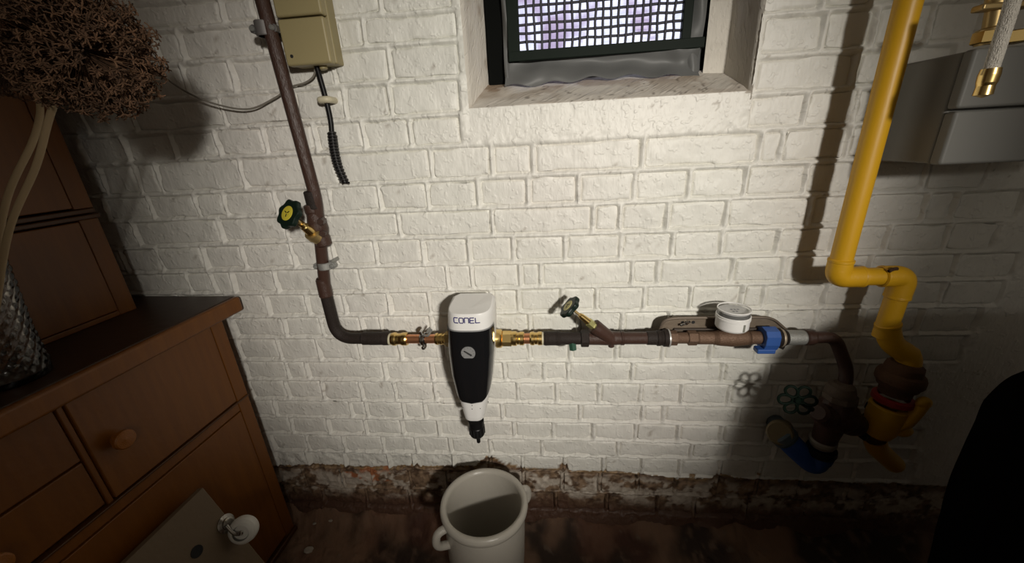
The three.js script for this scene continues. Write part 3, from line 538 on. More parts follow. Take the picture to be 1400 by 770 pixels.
  // slanted top: the back edge stands higher than the front edge
  const slant = (p, inset) => { const k = smooth(0.150, 0.06, p[2]); return [lerp((at(yT)[0] + at(yT)[1]) / 2, p[0], 1 - inset * (0.4 + k)), yT + (yTopBack - yT) * k, p[2] - inset * 0.02]; };
  rings.push(ring(yT).map((p) => slant(p, 0.10)).map((p) => [p[0], p[1] + 0.0016, p[2]]));
  rings.push(ring(yT).map((p) => slant(p, 0.02)));
  for (let i = 1; i <= 34; i++) rings.push(ring(lerp(yT, yB, i / 34)));
  rings.push(ring(yB).map((p) => [lerp(c[0], p[0], 0.93), p[1] - 0.003, lerp(zc, p[2], 0.94)]));
  part(t, 'housing', loft(rings), white);
  // dark window let into the front, with a pale rim
  const wTop = [-0.1746, 0.7294, 0.15][1], wBot = [-0.1902, 0.5268, 0.143][1];
  const panel = (grow, off) => { const nu = 40, nv = 60, pos = [], idx = []; for (let j = 0; j <= nv; j++) { const v = j / nv, y = lerp(wTop + grow, wBot - grow, v); const wid = (v < 0.72 ? 0.86 : 0.86 * Math.sqrt(Math.max(0, 1 - Math.pow((v - 0.72) / 0.28, 2)))) + grow * 14 * (v > 0.985 ? 0 : 1); for (let i = 0; i <= nu; i++) pos.push(...surf(Math.min(0.99, wid) * (-1 + 2 * i / nu), y, off)); } for (let j = 0; j < nv; j++) for (let i = 0; i < nu; i++) { const a = j * (nu + 1) + i; idx.push(a, a + nu + 1, a + 1, a + 1, a + nu + 1, a + nu + 2); } const g = new THREE.BufferGeometry(); g.setAttribute('position', new THREE.Float32BufferAttribute(pos, 3)); g.setIndex(idx); g.computeVertexNormals(); g.setAttribute('uv', new THREE.Float32BufferAttribute(new Array(pos.length / 3 * 2).fill(0), 2)); return g; };
  part(t, 'window_rim', panel(0.0028, 0.0012), std(0.42, 0.42, 0.42, 0.3, 0.4));
  const win = part(t, 'window', panel(0, 0.0024), std(0.009, 0.009, 0.010, 0.14));
  const gp = [-0.1866, 0.6765, 0.156], gr = 0.0159;
  const gs = new THREE.Shape(); gs.absarc(0, 0, gr, -0.95, Math.PI + 0.95, false); gs.closePath();
  const gg = new THREE.ExtrudeGeometry(gs, { depth: 0.002, bevelEnabled: true, bevelThickness: 0.0005, bevelSize: 0.0005, bevelSegments: 1, curveSegments: 30 }); gg.translate(gp[0], gp[1], 0.1545);
  const gauge = part(t, 'gauge', gg, std(0.24, 0.24, 0.24, 0.5));
  part(t, 'needle', rod([gp[0] - gr * 0.55, gp[1] + gr * 0.4, 0.158], [gp[0] + gr * 0.5, gp[1] - gr * 0.35, 0.158], 0.0016, 0.0022, 8), black, gauge);
  for (let i = 0; i < 9; i++) { const a = -0.6 + i * (Math.PI + 1.2) / 8; part(t, 'tick', rod([gp[0] + gr * 0.78 * Math.cos(a), gp[1] + gr * 0.78 * Math.sin(a), 0.1572], [gp[0] + gr * 0.93 * Math.cos(a), gp[1] + gr * 0.93 * Math.sin(a), 0.1572], 0.0004, 0.0004, 6), black, gauge); }
  // maker's lettering, built from strokes on the curved head
  const l0 = [-0.2131, 0.7563, 0.152], l1 = [-0.1538, 0.7557, 0.152], H = 0.0123, W = (l1[0] - l0[0]) / 5.25, st = 0.0024;
  const letters = { C: [[[1, 1], [0.12, 1], [0, 0.8], [0, 0.2], [0.12, 0], [1, 0]]], O: [[[0.15, 0], [0.85, 0], [1, 0.15], [1, 0.85], [0.85, 1], [0.15, 1], [0, 0.85], [0, 0.15], [0.15, 0]]], N: [[[0, 0], [0, 1], [0.85, 1], [1, 0.85], [1, 0]]], E: [[[1, 1], [0, 1], [0, 0], [1, 0]], [[0, 0.5], [0.9, 0.5]]], L: [[[0, 1], [0, 0], [1, 0]]] };
  const segs = []; 'CONEL'.split('').forEach((ch, i) => { for (const poly of letters[ch]) for (let k = 0; k + 1 < poly.length; k++) { const P = poly[k], Q = poly[k + 1], n = 3; for (let m = 0; m < n; m++) { const q = (s) => { const u = lerp(P[0], Q[0], s), v = lerp(P[1], Q[1], s), x = l0[0] + (i * 1.09 + u * 0.84) * W, y = l0[1] - H / 2 + v * H; const [xl, xr, zf] = at(y), r = Math.min(0.995, Math.abs((x - (xl + xr) / 2) / ((xr - xl) / 2))); const th = Math.asin(Math.pow(r, 1 / 0.62)); return [x, y, zc - 0.01 + (zf - zc + 0.01) * Math.pow(Math.cos(th), 0.62) + 0.0003]; }; segs.push(rod(q(m / n), q((m + 1.05) / n), st * 0.5, st * 0.5, 6)); } } });
  part(t, 'lettering', segs, std(0.035, 0.03, 0.16, 0.5));
  // marks on the white ring and the drain below
  for (const [px, py] of [[-0.1947, 0.518, 0.143], [-0.1959, 0.5062, 0.142], [-0.1759, 0.5057, 0.141], [-0.2206, 0.505, 0.13], [-0.1601, 0.5042, 0.125]].map((p) => [p[0], p[1]])) { const [xl, xr, zf] = at(py), r = Math.min(0.98, Math.abs((px - (xl + xr) / 2) / ((xr - xl) / 2))), z = zc - 0.01 + (zf - zc + 0.01) * Math.pow(Math.cos(Math.asin(Math.pow(r, 1 / 0.62))), 0.62); part(t, 'mark', sphere([px, py, z], 0.0012), black); }
  const d0 = [-0.1981, 0.4367, 0.1], d1 = [-0.1991, 0.3783, 0.1], d2 = [-0.2002, 0.3405, 0.1];
  part(t, 'drain_valve', turned([d0[0], d0[1] + 0.004, 0.1], [d0[0], d0[1] - 0.06, 0.1], [[0, 0], [0, 0.0205], [0.016, 0.0205], [0.018, 0.0192], [0.020, 0.0205], [0.042, 0.0203], [0.047, 0.0180], [0.052, 0.0130], [0.054, 0.0075], [0.054, 0]], 30), black);
  for (let i = 0; i < 14; i++) { const a = i / 14 * Math.PI * 2; part(t, 'grip_rib', rod([d0[0] + 0.0204 * Math.cos(a), d0[1] - 0.017, 0.1 + 0.0204 * Math.sin(a)], [d0[0] + 0.0204 * Math.cos(a), d0[1] - 0.037, 0.1 + 0.0204 * Math.sin(a)], 0.0014, 0.0014, 6), blackMatt, t.children.find((o) => o.name === 'drain_valve')); }
  part(t, 'drain_spout', turned([d0[0] + 0.001, d0[1] - 0.047, 0.1], [d0[0] + 0.001, d0[1] - 0.2, 0.1], [[0, 0.0075], [0.004, 0.0065], [0.008, 0.0055], [0.022, 0.005], [0.024, 0.0035], [0.024, 0]], 18), black);
}
{
  const t = thing('brass_union', 'wide brass union with flange and nuts right of the white filter', 'pipe fitting', [RX(680), Y0, ZP]);
  part(t, 'flange', runPiece(668, 687, [[0, 0], [0, 0.019], [0.55, 0.019], [0.6, 0.0235], [0.9, 0.0235], [1, 0.021], [1, 0]]), brass);
  part(t, 'nut', runHex(687, 700, 0.0195), brass);
  part(t, 'socket', runPiece(699, 717, [[0, 0.012], [0, 0.0175], [0.2, 0.0185], [0.4, 0.0185], [0.46, 0.0155], [0.62, 0.0155], [0.68, 0.0172], [0.94, 0.0172], [1, 0.0155], [1, 0]]), brass);
}
{
  const t = thing('copper_pipe', 'very short copper pipe stub right of the white filter between two brass fittings', 'pipe', [RX(715), Y0, ZP]);
  part(t, 'pipe', rod([RX(714), Y0, ZP], [RX(728), Y0, ZP], 0.0135), copper);
}
{
  const t = thing('brass_fitting', 'brass press fitting between the short copper stub and black iron coupling', 'pipe fitting', [RX(726), Y0, ZP]);
  part(t, 'socket', runPiece(725, 742, [[0, 0], [0, 0.0155], [0.12, 0.0172], [0.32, 0.0172], [0.38, 0.0152], [0.6, 0.0152], [0.66, 0.0172], [0.95, 0.0172], [1, 0.015], [1, 0]]), brass);
  part(t, 'thread_tape', runPiece(741, 746, [[0, 0.014], [0, 0.0162], [1, 0.0158], [1, 0.012]]), beigeLight);
}
{
  const t = thing('iron_coupling', 'blackened iron coupling on the pipe just right of the brass fittings', 'pipe fitting', [RX(745), Y0, ZP]);
  part(t, 'coupling', runPiece(744, 767, [[0, 0], [0, 0.0172], [0.12, 0.0182], [0.3, 0.0176], [0.7, 0.0176], [0.85, 0.0184], [1, 0.017], [1, 0]]), ironBlack);
  part(t, 'pipe', runPiece(766, 797, [[0, 0.0155], [0, 0.0158], [1, 0.0152], [1, 0.01]]), ironBlack);
}
{
  const t = thing('angle_valve', 'slanted brown iron valve with a dark green hand knob on the horizontal pipe', 'valve', [RX(815), Y0, ZP]);
  part(t, 'nut', runHex(794, 805, 0.0215), ironBlack);
  part(t, 'body', [runPiece(804, 850, [[0, 0.012], [0, 0.0165], [0.3, 0.0168], [0.6, 0.0178], [0.85, 0.0168], [1, 0.0160], [1, 0.008]]), (() => { const a = [RX(838), Y0 - 0.004, ZP + 0.002], b = [0.1057, 0.697, 0.066]; const L = V(a).distanceTo(V(b)); return turned(a, b, [[0, 0.016], [L * 0.5, 0.0165], [L * 0.85, 0.0178], [L, 0.0178], [L + 0.002, 0.0155], [L + 0.001, 0]], 28); })(), runPiece(849, 853, [[0, 0.0155], [0, 0.0175], [1, 0.0175], [1, 0.0145]]), runPiece(852, 888, [[0, 0.0152], [1, 0.0152]])], iron);
  const b = V([0.1075, 0.695, 0.066]), k = V([0.0476, 0.7515, 0.074]), ax = k.clone().sub(b), L = ax.length(); ax.normalize(); const p = (s) => b.clone().addScaledVector(ax, s * L);
  part(t, 'gland_ring', turned(p(-0.04), p(0.3), [[0, 0.0165], [L * 0.05, 0.0168], [L * 0.08, 0.015], [L * 0.08, 0]], 28), brassDull);
  part(t, 'bonnet_nut', prism(p(0.02), p(0.27), 0.0105), std(0.55, 0.52, 0.22, 0.35, 0.8));
  part(t, 'bonnet', turned(p(0.25), p(0.68), [[0, 0.0085], [L * 0.02, 0.0085], [L * 0.3, 0.0068], [L * 0.33, 0.0055], [L * 0.36, 0.0055], [L * 0.36, 0]], 20), brass);
  part(t, 'stem', rod(p(0.55), p(0.98), 0.0033), brassDull);
  lobedWheel(t, k.toArray(), ax.clone().multiplyScalar(1).add(new THREE.Vector3(0.0, 0.0, -0.03)).toArray(), 0.0297, 0.0125, 6, green, creamCap, 0.0144);
  const d = [RX(783), Y0 - 0.013, ZP + 0.006]; part(t, 'drain_plug', prism([d[0] - 0.001, d[1] + 0.006, d[2]], [d[0] + 0.001, d[1] - 0.014, d[2] + 0.004], 0.0095), greenTag);
  part(t, 'test_plug', turned([RX(836), Y0 - 0.012, ZP + 0.004], [RX(836), Y0 - 0.03, ZP + 0.006], [[0, 0.0075], [0.008, 0.0075], [0.010, 0.006], [0.010, 0]], 14), iron);
}
{
  const t = thing('ribbed_reducer', 'black ribbed pipe reducer left of the water meter', 'pipe fitting', [RX(890), Y0, ZP]);
  part(t, 'reducer', runPiece(884, 913, [[0, 0.0155], [0.02, 0.0168], [0.45, 0.0172], [0.5, 0.0195], [0.62, 0.0195], [0.66, 0.0185], [0.76, 0.0185], [0.8, 0.0212], [0.98, 0.0212], [1, 0.019], [1, 0]]), ironBlack);
  part(t, 'seal', runPiece(912.5, 914.5, [[0, 0], [0, 0.0225], [1, 0.0225], [1, 0]]), std(0.45, 0.44, 0.42, 0.4, 0.3));
}
{ // steel mounting rail behind the meter
  const t = thing('meter_rail', 'brownish grey steel mounting rail fixed to the wall behind the water meter', 'mounting bracket', [RX(985), Y0, 0.0]);
  const xL = RX(903), xR = [0.5725, 0.6459, 0.035][0], yT = [0.4, 0.7024, 0.035][1], yM = Y0 - 0.012;
  const xA = [0.3019, 0.6994, 0.035][0], xB = [0.5101, 0.6993, 0.035][0];
  const sh = new THREE.Shape(); sh.moveTo(xL, yM); sh.quadraticCurveTo(xL + 0.004, yT - 0.006, xA, yT); sh.lineTo(xB, yT); sh.quadraticCurveTo(xB + 0.030, yT - 0.004, xR - 0.006, Y0 + 0.006); sh.lineTo(xR, yM); sh.closePath();
  const g = new THREE.ExtrudeGeometry(sh, { depth: 0.003, bevelEnabled: true, bevelThickness: 0.0008, bevelSize: 0.0008, bevelSegments: 1, curveSegments: 16 }); g.translate(0, 0, 0.030);
  part(t, 'plate', g, std(0.19, 0.15, 0.11, 0.5, 0.3, { bumpMap: tiled(grit, 6), bumpScale: 0.001 }));
  part(t, 'upper_lip', pipe([[xL + 0.003, yM + 0.02, 0.034], [xL + 0.010, yT - 0.006, 0.036], [xA, yT, 0.037], [xB, yT, 0.037], [xB + 0.022, yT - 0.007, 0.036], [xR - 0.004, Y0 + 0.005, 0.035]], 0.02, 0.0032, 60, 8), std(0.16, 0.125, 0.095, 0.5, 0.3));
  part(t, 'inner_fold', box([xA, Y0 + 0.012, 0.031], [xB, Y0 + 0.0165, 0.041], 0.002), std(0.06, 0.045, 0.035, 0.6));
  for (const [p, r] of [[[0.3474, 0.6891, 0.035], 0.0042], [[0.3217, 0.6894, 0.035], 0.003]]) part(t, 'hole', turned([p[0], p[1], 0.031], [p[0], p[1], 0.2], [[0, r], [0.0032, r], [0.0033, 0]], 14), blackMatt);
  const wb = [0.3286, 0.6904, 0.045]; part(t, 'wing_bolt', [turned([wb[0], wb[1], 0.03], [wb[0], wb[1], 0.06], [[0, 0.004], [0.006, 0.0052], [0.012, 0.0052], [0.014, 0.003], [0.014, 0]], 14), cord([[wb[0] - 0.014, wb[1] - 0.004, 0.044], [wb[0], wb[1], 0.041], [wb[0] + 0.006, wb[1] + 0.006, 0.046]], 0.003, 14, 8)], chrome);
  part(t, 'foot', box([xA + 0.01, Y0 - 0.002, -0.008], [xA + 0.03, Y0 + 0.02, 0.031], 0.002), iron); part(t, 'foot', box([xB - 0.02, Y0 - 0.002, -0.008], [xB, Y0 + 0.02, 0.031], 0.002), iron);
}
{
  const m = [0.4192, 0.6998, 0.08], t = thing('water_meter', 'round white water meter with a clear top on a bronze pipe body', 'water meter', [m[0], Y0, 0.07]);
  part(t, 'union_nut', runHex(915, 926, 0.0182), bronze); part(t, 'union_nut', runHex(940, 953, 0.0182), bronze);
  part(t, 'pipe_body', [runPiece(925, 941, [[0, 0.0125], [0, 0.0138], [1, 0.0138], [1, 0.0125]]), runPiece(952, 978, [[0, 0.012], [0, 0.0145], [0.1, 0.0158], [0.85, 0.0158], [0.95, 0.0172], [1, 0.0172], [1, 0]]), runPiece(976, 1024, [[0, 0.016], [0.1, 0.0185], [0.5, 0.0215], [0.9, 0.0185], [1, 0.016]]), runPiece(1022, 1046, [[0, 0.017], [0.08, 0.0185], [0.12, 0.0158], [1, 0.0152], [1, 0]])], bronze);
  const R = 0.0349, yb = [0.4119, 0.6899, 0.1][1] + 0.004, yt = [0.4174, 0.7431, 0.07][1], H = yt - yb;
  const A = [m[0], yb, 0.07], B = [m[0], yt + 1, 0.07];
  const cup = part(t, 'housing', turned(A, B, [[0, 0], [0, R * 0.93], [0.004, R], [H * 0.48, R * 1.0], [H * 0.5, R * 1.04], [H * 0.58, R * 1.04], [H * 0.6, R * 0.97], [H * 0.63, R * 0.97], [H * 0.63, 0]], 48), white);
  part(t, 'register', turned([m[0], yb + H * 0.60, 0.07], B, [[0, R * 0.92], [H * 0.26, R * 0.92], [H * 0.26, 0]], 48), std(0.17, 0.17, 0.165, 0.4)); part(t, 'dial', turned([m[0], yb + H * 0.858, 0.07], B, [[0, R * 0.93], [H * 0.02, R * 0.93], [H * 0.02, 0]], 48), std(0.66, 0.66, 0.66, 0.5)); { const g = new THREE.TorusGeometry(R * 0.975, 0.0016, 10, 60); g.rotateX(Math.PI / 2); g.translate(m[0], yb + H * 0.965, 0.07); part(t, 'lid_rim', g, white); const g2 = new THREE.TorusGeometry(R * 0.985, 0.0018, 10, 60); g2.rotateX(Math.PI / 2); g2.translate(m[0], yb + H * 0.66, 0.07); part(t, 'lid_ring', g2, white); }
  part(t, 'clear_lid', turned([m[0], yb + H * 0.62, 0.07], B, [[0, R * 0.985], [H * 0.34, R * 0.97], [H * 0.35, R * 0.95], [H * 0.35, 0]], 48), new THREE.MeshPhysicalMaterial({ transmission: 1, thickness: 0, roughness: 0.06, color: 0xf4f4f4 }));
  for (let i = 0; i < 5; i++) { const x = m[0] - 0.004 + (i % 3) * 0.007, z = 0.07 - 0.004 + Math.floor(i / 3) * 0.011; part(t, 'dial_mark', turned([x, yb + H * 0.877, z], [x, yb + 1, z], [[0, 0], [0, 0.0027], [0.0005, 0.0027], [0.0006, 0]], 12), std(0.18, 0.19, 0.23, 0.5), cup); }
  const lx = m[0] + R * 0.30; part(t, 'label', box([lx - 0.003, yb + 0.004, 0.07 + R * 0.955], [lx + 0.003, yb + 0.022, 0.07 + R * 0.968], 0.0004), std(0.2, 0.2, 0.17, 0.6), cup);
}
{ // blue clip
  const t = thing('blue_clip', 'bright blue plastic clip clasped around the pipe right of the meter', 'clip', [RX(1049), Y0, ZP]);
  const x0 = RX(1041), x1 = RX(1060); const pr = [[-0.024, -0.006], [-0.024, -0.022], [-0.006, -0.026], [0.020, -0.022], [0.026, -0.008], [0.026, 0.012], [0.018, 0.022], [-0.002, 0.0245], [-0.018, 0.016]];
  const sh = new THREE.Shape(); pr.forEach(([z, y], i) => i ? sh.lineTo(z, y) : sh.moveTo(z, y)); sh.closePath();
  const g = new THREE.ExtrudeGeometry(sh, { depth: x1 - x0 - 0.003, bevelEnabled: true, bevelThickness: 0.0015, bevelSize: 0.0015, bevelSegments: 2 }); g.rotateY(Math.PI / 2); g.scale(1, 1, 1);
  const p = g.attributes.position; for (let i = 0; i < p.count; i++) p.setZ(i, -p.getZ(i)); const ix = g.index; const q = g.toNonIndexed(); for (let i = 0; i < q.attributes.position.count; i += 3) { for (const k of ['position', 'uv']) { const at = q.attributes[k], s = at.itemSize; for (let c = 0; c < s; c++) { const a = at.array[(i + 1) * s + c]; at.array[(i + 1) * s + c] = at.array[(i + 2) * s + c]; at.array[(i + 2) * s + c] = a; } } } q.computeVertexNormals();
  q.translate(x0, Y0 + 0.002, ZP);
  part(t, 'shell', q, bluePlastic);
  part(t, 'tongue', box([RX(1031), Y0 - 0.030, ZP + 0.004], [RX(1056), Y0 - 0.018, ZP + 0.026], 0.003), bluePlastic);
}
{
  const t = thing('galvanised_coupling', 'grey galvanised coupling with black collar between blue clip and brown bend', 'pipe fitting', [RX(1085), Y0, ZP]);
  part(t, 'collar', [runPiece(1058, 1066, [[0, 0], [0, 0.020], [0.3, 0.0225], [1, 0.0225], [1, 0.012]]), prism([RX(1062), Y0 - 0.016, ZP], [RX(1072), Y0 - 0.021, ZP + 0.01], 0.007)], ironBlack);
  part(t, 'ring', runPiece(1066, 1070, [[0, 0.015], [0, 0.0215], [0.5, 0.0225], [1, 0.0205], [1, 0.012]]), std(0.40, 0.33, 0.25, 0.5, 0.4));
  part(t, 'nut', runPiece(1069, 1075, [[0, 0.0195], [0.5, 0.020], [1, 0.018], [1, 0]]), ironBlack);
  part(t, 'coupling', runPiece(1072, 1101, [[0, 0], [0, 0.0165], [0.1, 0.0178], [0.9, 0.0172], [1, 0.0155], [1, 0]]), galv);
}
{
  const t = thing('bent_pipe', 'dark brown iron pipe bending down from the galvanised coupling to the gate valve', 'pipe', [RX(1110), Y0, ZP]);
  part(t, 'sleeve', runPiece(1100, 1115, [[0, 0], [0, 0.0172], [0.15, 0.0185], [0.7, 0.0178], [1, 0.0145], [1, 0]]), iron);
  const a = [RX(1112), Y0, ZP], b = [0.6606, 0.6546, 0.055], c1 = [0.6908, 0.5823, 0.075], d = [0.6808, 0.5396, 0.095];
  part(t, 'pipe', pipe([a, [b[0], Y0 + 0.001, ZP], c1, d], [0.035, 0.02], 0.0138, 60), iron);
}
{ // gate valve
  const t = thing('gate_valve', 'bulky brown iron gate valve with a green flower shaped handwheel above the blue elbow', 'valve', [0.6634, 0.4679, 0.1]);
  const top = [0.6727, 0.5477, 0.095], mid = [0.6705, 0.4724, 0.1], low = [0.6626, 0.3881, 0.1];
  part(t, 'union', [turned(top, mid, [[-0.012, 0], [-0.012, 0.016], [-0.006, 0.026], [0.008, 0.030], [0.016, 0.030], [0.018, 0.024]], 24), prism([0.6764, 0.5314, 0.095], [0.6751, 0.5136, 0.096], 0.035, 8)], std(0.15, 0.11, 0.08, 0.6, 0.2, { bumpMap: tiled(grit, 6), bumpScale: 0.0015 }));
  part(t, 'body', [turned([0.6759, 0.5239, 0.096], [0.6627, 0.3721, 0.1], [[0, 0.027], [0.02, 0.034], [0.045, 0.040], [0.065, 0.036], [0.08, 0.030], [0.105, 0.027], [0.135, 0.0245], [0.135, 0]], 26), sphere([0.6802, 0.4725, 0.1], 0.043, 1, 1, 0.9), turned([0.6886, 0.4641, 0.1], [0.7436, 0.4372, 0.1], [[0, 0.032], [0.03, 0.031], [0.045, 0.026], [0.048, 0]], 22)], iron);
  const k = V([0.5441, 0.5534, 0.15]), n0 = V([0.6168, 0.4984, 0.12]), ax = k.clone().sub(n0).normalize();
  part(t, 'bonnet', turned([0.6587, 0.4742, 0.105], [0.5819, 0.5162, 0.135], [[0, 0.03], [0.02, 0.028], [0.032, 0.0235], [0.045, 0.022], [0.052, 0.016], [0.052, 0]], 22), iron);
  part(t, 'stem', rod([0.5951, 0.5124, 0.13], k, 0.0055), std(0.01, 0.022, 0.015, 0.5));
  const R = 0.0366, nrm = new THREE.Vector3(-0.25, 0.12, 1).normalize(), q = new THREE.Quaternion().setFromUnitVectors(new THREE.Vector3(0, 0, 1), nrm);
  const hub = part(t, 'handwheel', turned(k.clone().addScaledVector(nrm, -0.006), k.clone().addScaledVector(nrm, 0.2), [[0, 0], [0, 0.0075], [0.010, 0.0075], [0.013, 0.005], [0.013, 0]], 18), std(0.004, 0.010, 0.006, 0.6, 0, { specularIntensity: 0.2 }));
  for (let i = 0; i < 6; i++) { const a = i * Math.PI / 3 + 0.08, pts = []; for (let j = 0; j < 20; j++) { const b = j / 20 * Math.PI * 2, u = R * 0.61 + R * 0.37 * Math.cos(b), v = R * 0.30 * Math.sin(b) * (1 + 0.15 * Math.cos(b)); pts.push(new THREE.Vector3(u * Math.cos(a) - v * Math.sin(a), u * Math.sin(a) + v * Math.cos(a), 0).applyQuaternion(q).add(k)); } part(t, 'petal', new THREE.TubeGeometry(new THREE.CatmullRomCurve3(pts, true), 40, 0.0031, 8, true), std(0.004, 0.010, 0.006, 0.6, 0, { specularIntensity: 0.2 }), hub); }
  part(t, 'outlet_ring', turned([0.663, 0.4018, 0.1], [0.6635, 0.3605, 0.1], [[0, 0.024], [0.003, 0.0285], [0.010, 0.029], [0.014, 0.026], [0.02, 0.0245]], 24), std(0.24, 0.21, 0.17, 0.55, 0.3));
}
{
  const t = thing('blue_elbow', 'deep blue plastic pipe elbow under the brown gate valve', 'pipe fitting', [0.6589, 0.3219, 0.09]);
  part(t, 'collar', turned([0.6651, 0.3767, 0.1], [0.6651, 0.337, 0.1], [[0, 0.022], [0.002, 0.031], [0.012, 0.0325], [0.02, 0.030], [0.022, 0.022]], 28), black);
  part(t, 'elbow', [pipe([[0.6662, 0.3559, 0.1], [0.6605, 0.3157, 0.098], [0.6083, 0.363, 0.085], [0.5817, 0.3906, 0.07]], 0.04, 0.0268, 50, 22), turned([0.6705, 0.3514, 0.1], [0.6754, 0.272, 0.1], [[0, 0.026], [0.02, 0.022], [0.035, 0.0125], [0.05, 0.009], [0.052, 0]], 22)], blueDeep);
  part(t, 'end_ring', [turned([0.5985, 0.3745, 0.08], [0.5743, 0.3977, 0.065], [[0, 0.0275], [0.006, 0.031], [0.022, 0.031], [0.026, 0.028], [0.028, 0.0]], 28), turned([0.5878, 0.3861, 0.07], [0.6008, 0.3745, 0.03], [[0, 0.024], [0.08, 0.022]], 20)], std(0.05, 0.07, 0.085, 0.6));
  part(t, 'sleeve', turned([0.5699, 0.4016, 0.085], [0.6318, 0.3439, 0], [[0, 0], [0, 0.026], [0.006, 0.030], [0.05, 0.030], [0.055, 0.027], [0.12, 0.027]], 26), std(0.13, 0.095, 0.045, 0.65));
}
// ---------------------------------------------------------------- gas
const ZG = 0.092;
{
  const tp = [0.6027, 1.3056, 0.092], bt = [0.6032, 0.8329, 0.092], X = (tp[0] + bt[0]) / 2, r = 0.0194, yE = [0.6059, 0.8215, 0.092][1], xE = [0.7336, 0.8172, 0.092][0], yL = [0.7489, 0.6892, 0.092][1];
  const t = thing('gas_pipe', 'bright yellow gas pipe running down the right of the wall with several elbows', 'gas pipe', [X, yE, ZG]);
  part(t, 'pipe', turned([X, 1.62, ZG], [X, yE, ZG], [[0, r], [1.62 - yE - 0.015, r]], 30), yellow);
  const elbow = (pts, rad, k = 1.13) => pipe(pts, rad, r * k, 30, 24);
  const bead = (a, b) => turned(a, b, [[0, r], [0.002, r * 1.17], [0.006, r * 1.17], [0.009, r * 1.1]], 30);
  part(t, 'elbow', [elbow([[X, yE + 0.035, ZG], [X, yE, ZG], [X + 0.045, yE, ZG]], 0.04), bead([X, yE + 0.041, ZG], [X, yE, ZG]), bead([X + 0.051, yE, ZG], [X, yE, ZG])], yellow);
  part(t, 'pipe', turned([X + 0.04, yE, ZG], [xE, yE, ZG], [[0, r * 0.96], [xE - X - 0.05, r * 0.96]], 30), yellow);
  part(t, 'elbow', [elbow([[xE - 0.042, yE, ZG], [xE, yE, ZG], [xE - 0.002, yE - 0.045, ZG]], 0.045, 1.14), bead([xE - 0.047, yE, ZG], [xE, yE, ZG]), bead([xE - 0.002, yE - 0.05, ZG], [xE, yE, ZG])], yellow);
  part(t, 'pipe', turned([xE - 0.002, yE - 0.03, ZG], [xE - 0.004, yL - 0.005, ZG], [[0, r * 1.0], [yE - yL - 0.02, r * 1.0]], 30), yellow);
  const e0 = [xE - 0.003, yL + 0.018, ZG], e1 = [0.7461, 0.6636, 0.095], e2 = [0.7878, 0.637, 0.1], e3 = [0.7891, 0.6026, 0.105];
  part(t, 'elbow', [elbow([e0, e1, e2], 0.04, 1.13), bead([e0[0], e0[1] + 0.006, e0[2]], e1)], yellow);
  part(t, 'elbow', [elbow([V(e1).lerp(V(e2), 0.45), e2, e3], 0.035, 1.15)], yellow);
  const ch = [0.697, 0.8386, 0.11]; part(t, 'paint_chip', cord([[ch[0] - 0.012, ch[1], ZG + r * 0.92], [ch[0] - 0.004, ch[1] + 0.004, ZG + r * 0.86], [ch[0] + 0.004, ch[1] + 0.005, ZG + r * 0.84]], 0.0035, 12, 6), rust);
}
{
  const t = thing('gas_union', 'rusty brown iron union between the yellow gas pipe and yellow valve', 'pipe fitting', [0.7827, 0.5718, 0.105]);
  const a = [0.7818, 0.6177, 0.105], b = [0.777, 0.5283, 0.108];
  part(t, 'nut', [turned(a, b, [[-0.004, 0], [-0.004, 0.026], [0.004, 0.0345], [0.018, 0.036], [0.02, 0.031]], 8)], rust);
  part(t, 'body', turned(a, b, [[0.016, 0.030], [0.022, 0.040], [0.030, 0.043], [0.042, 0.043], [0.050, 0.038], [0.056, 0.036], [0.060, 0.030], [0.075, 0.029], [0.078, 0]], 28), rust);
}
{
  const t = thing('gas_valve', 'yellow gas shut-off valve with a red ring and slanted lever at lower right', 'gas valve', [0.7738, 0.4467, 0.11]);
  const a = [0.7779, 0.5364, 0.108], b = [0.7721, 0.4228, 0.11];
  part(t, 'ring', turned(a, b, [[0, 0.028], [0.002, 0.037], [0.013, 0.0375], [0.016, 0.030]], 30), std(0.34, 0.025, 0.02, 0.5));
  part(t, 'body', [turned([0.7768, 0.5121, 0.108], [0.7702, 0.4051, 0.11], [[0, 0.030], [0.004, 0.0355], [0.03, 0.0365], [0.05, 0.034], [0.07, 0.030], [0.085, 0.024], [0.085, 0]], 26), pipe([[0.7668, 0.4183, 0.11], [0.7878, 0.3782, 0.1], [0.8824, 0.2893, 0.06]], 0.02, 0.022, 24, 18)], yellow);
  part(t, 'lever', [turned([0.8019, 0.4623, 0.115], [0.7952, 0.512, 0.14], [[0, 0.016], [0.02, 0.0195], [0.04, 0.018], [0.044, 0.012], [0.044, 0]], 20), pipe([[0.7833, 0.4645, 0.13], [0.7997, 0.4961, 0.14], [0.81, 0.5414, 0.142]], 0.02, 0.0115, 24, 14), sphere([0.8094, 0.5433, 0.142], 0.0145, 1, 1, 0.8), sphere([0.8008, 0.4566, 0.13], 0.016, 1.3, 0.9, 0.8)], yellow);
}
{
  const t = thing('black_connector', 'black pipe connector between the brown gate valve and yellow gas valve', 'pipe fitting', [0.7307, 0.4368, 0.1]);
  part(t, 'clamp_bar', [rod([0.7228, 0.4167, 0.09], [0.763, 0.4658, 0.09], 0.012), rod([0.7204, 0.4411, 0.085], [0.7585, 0.4176, 0.095], 0.011)], black);
  part(t, 'bolt', [prism([0.7441, 0.4085, 0.1], [0.756, 0.4265, 0.1], 0.012), prism([0.7539, 0.4827, 0.09], [0.756, 0.4996, 0.09], 0.011)], black);
}
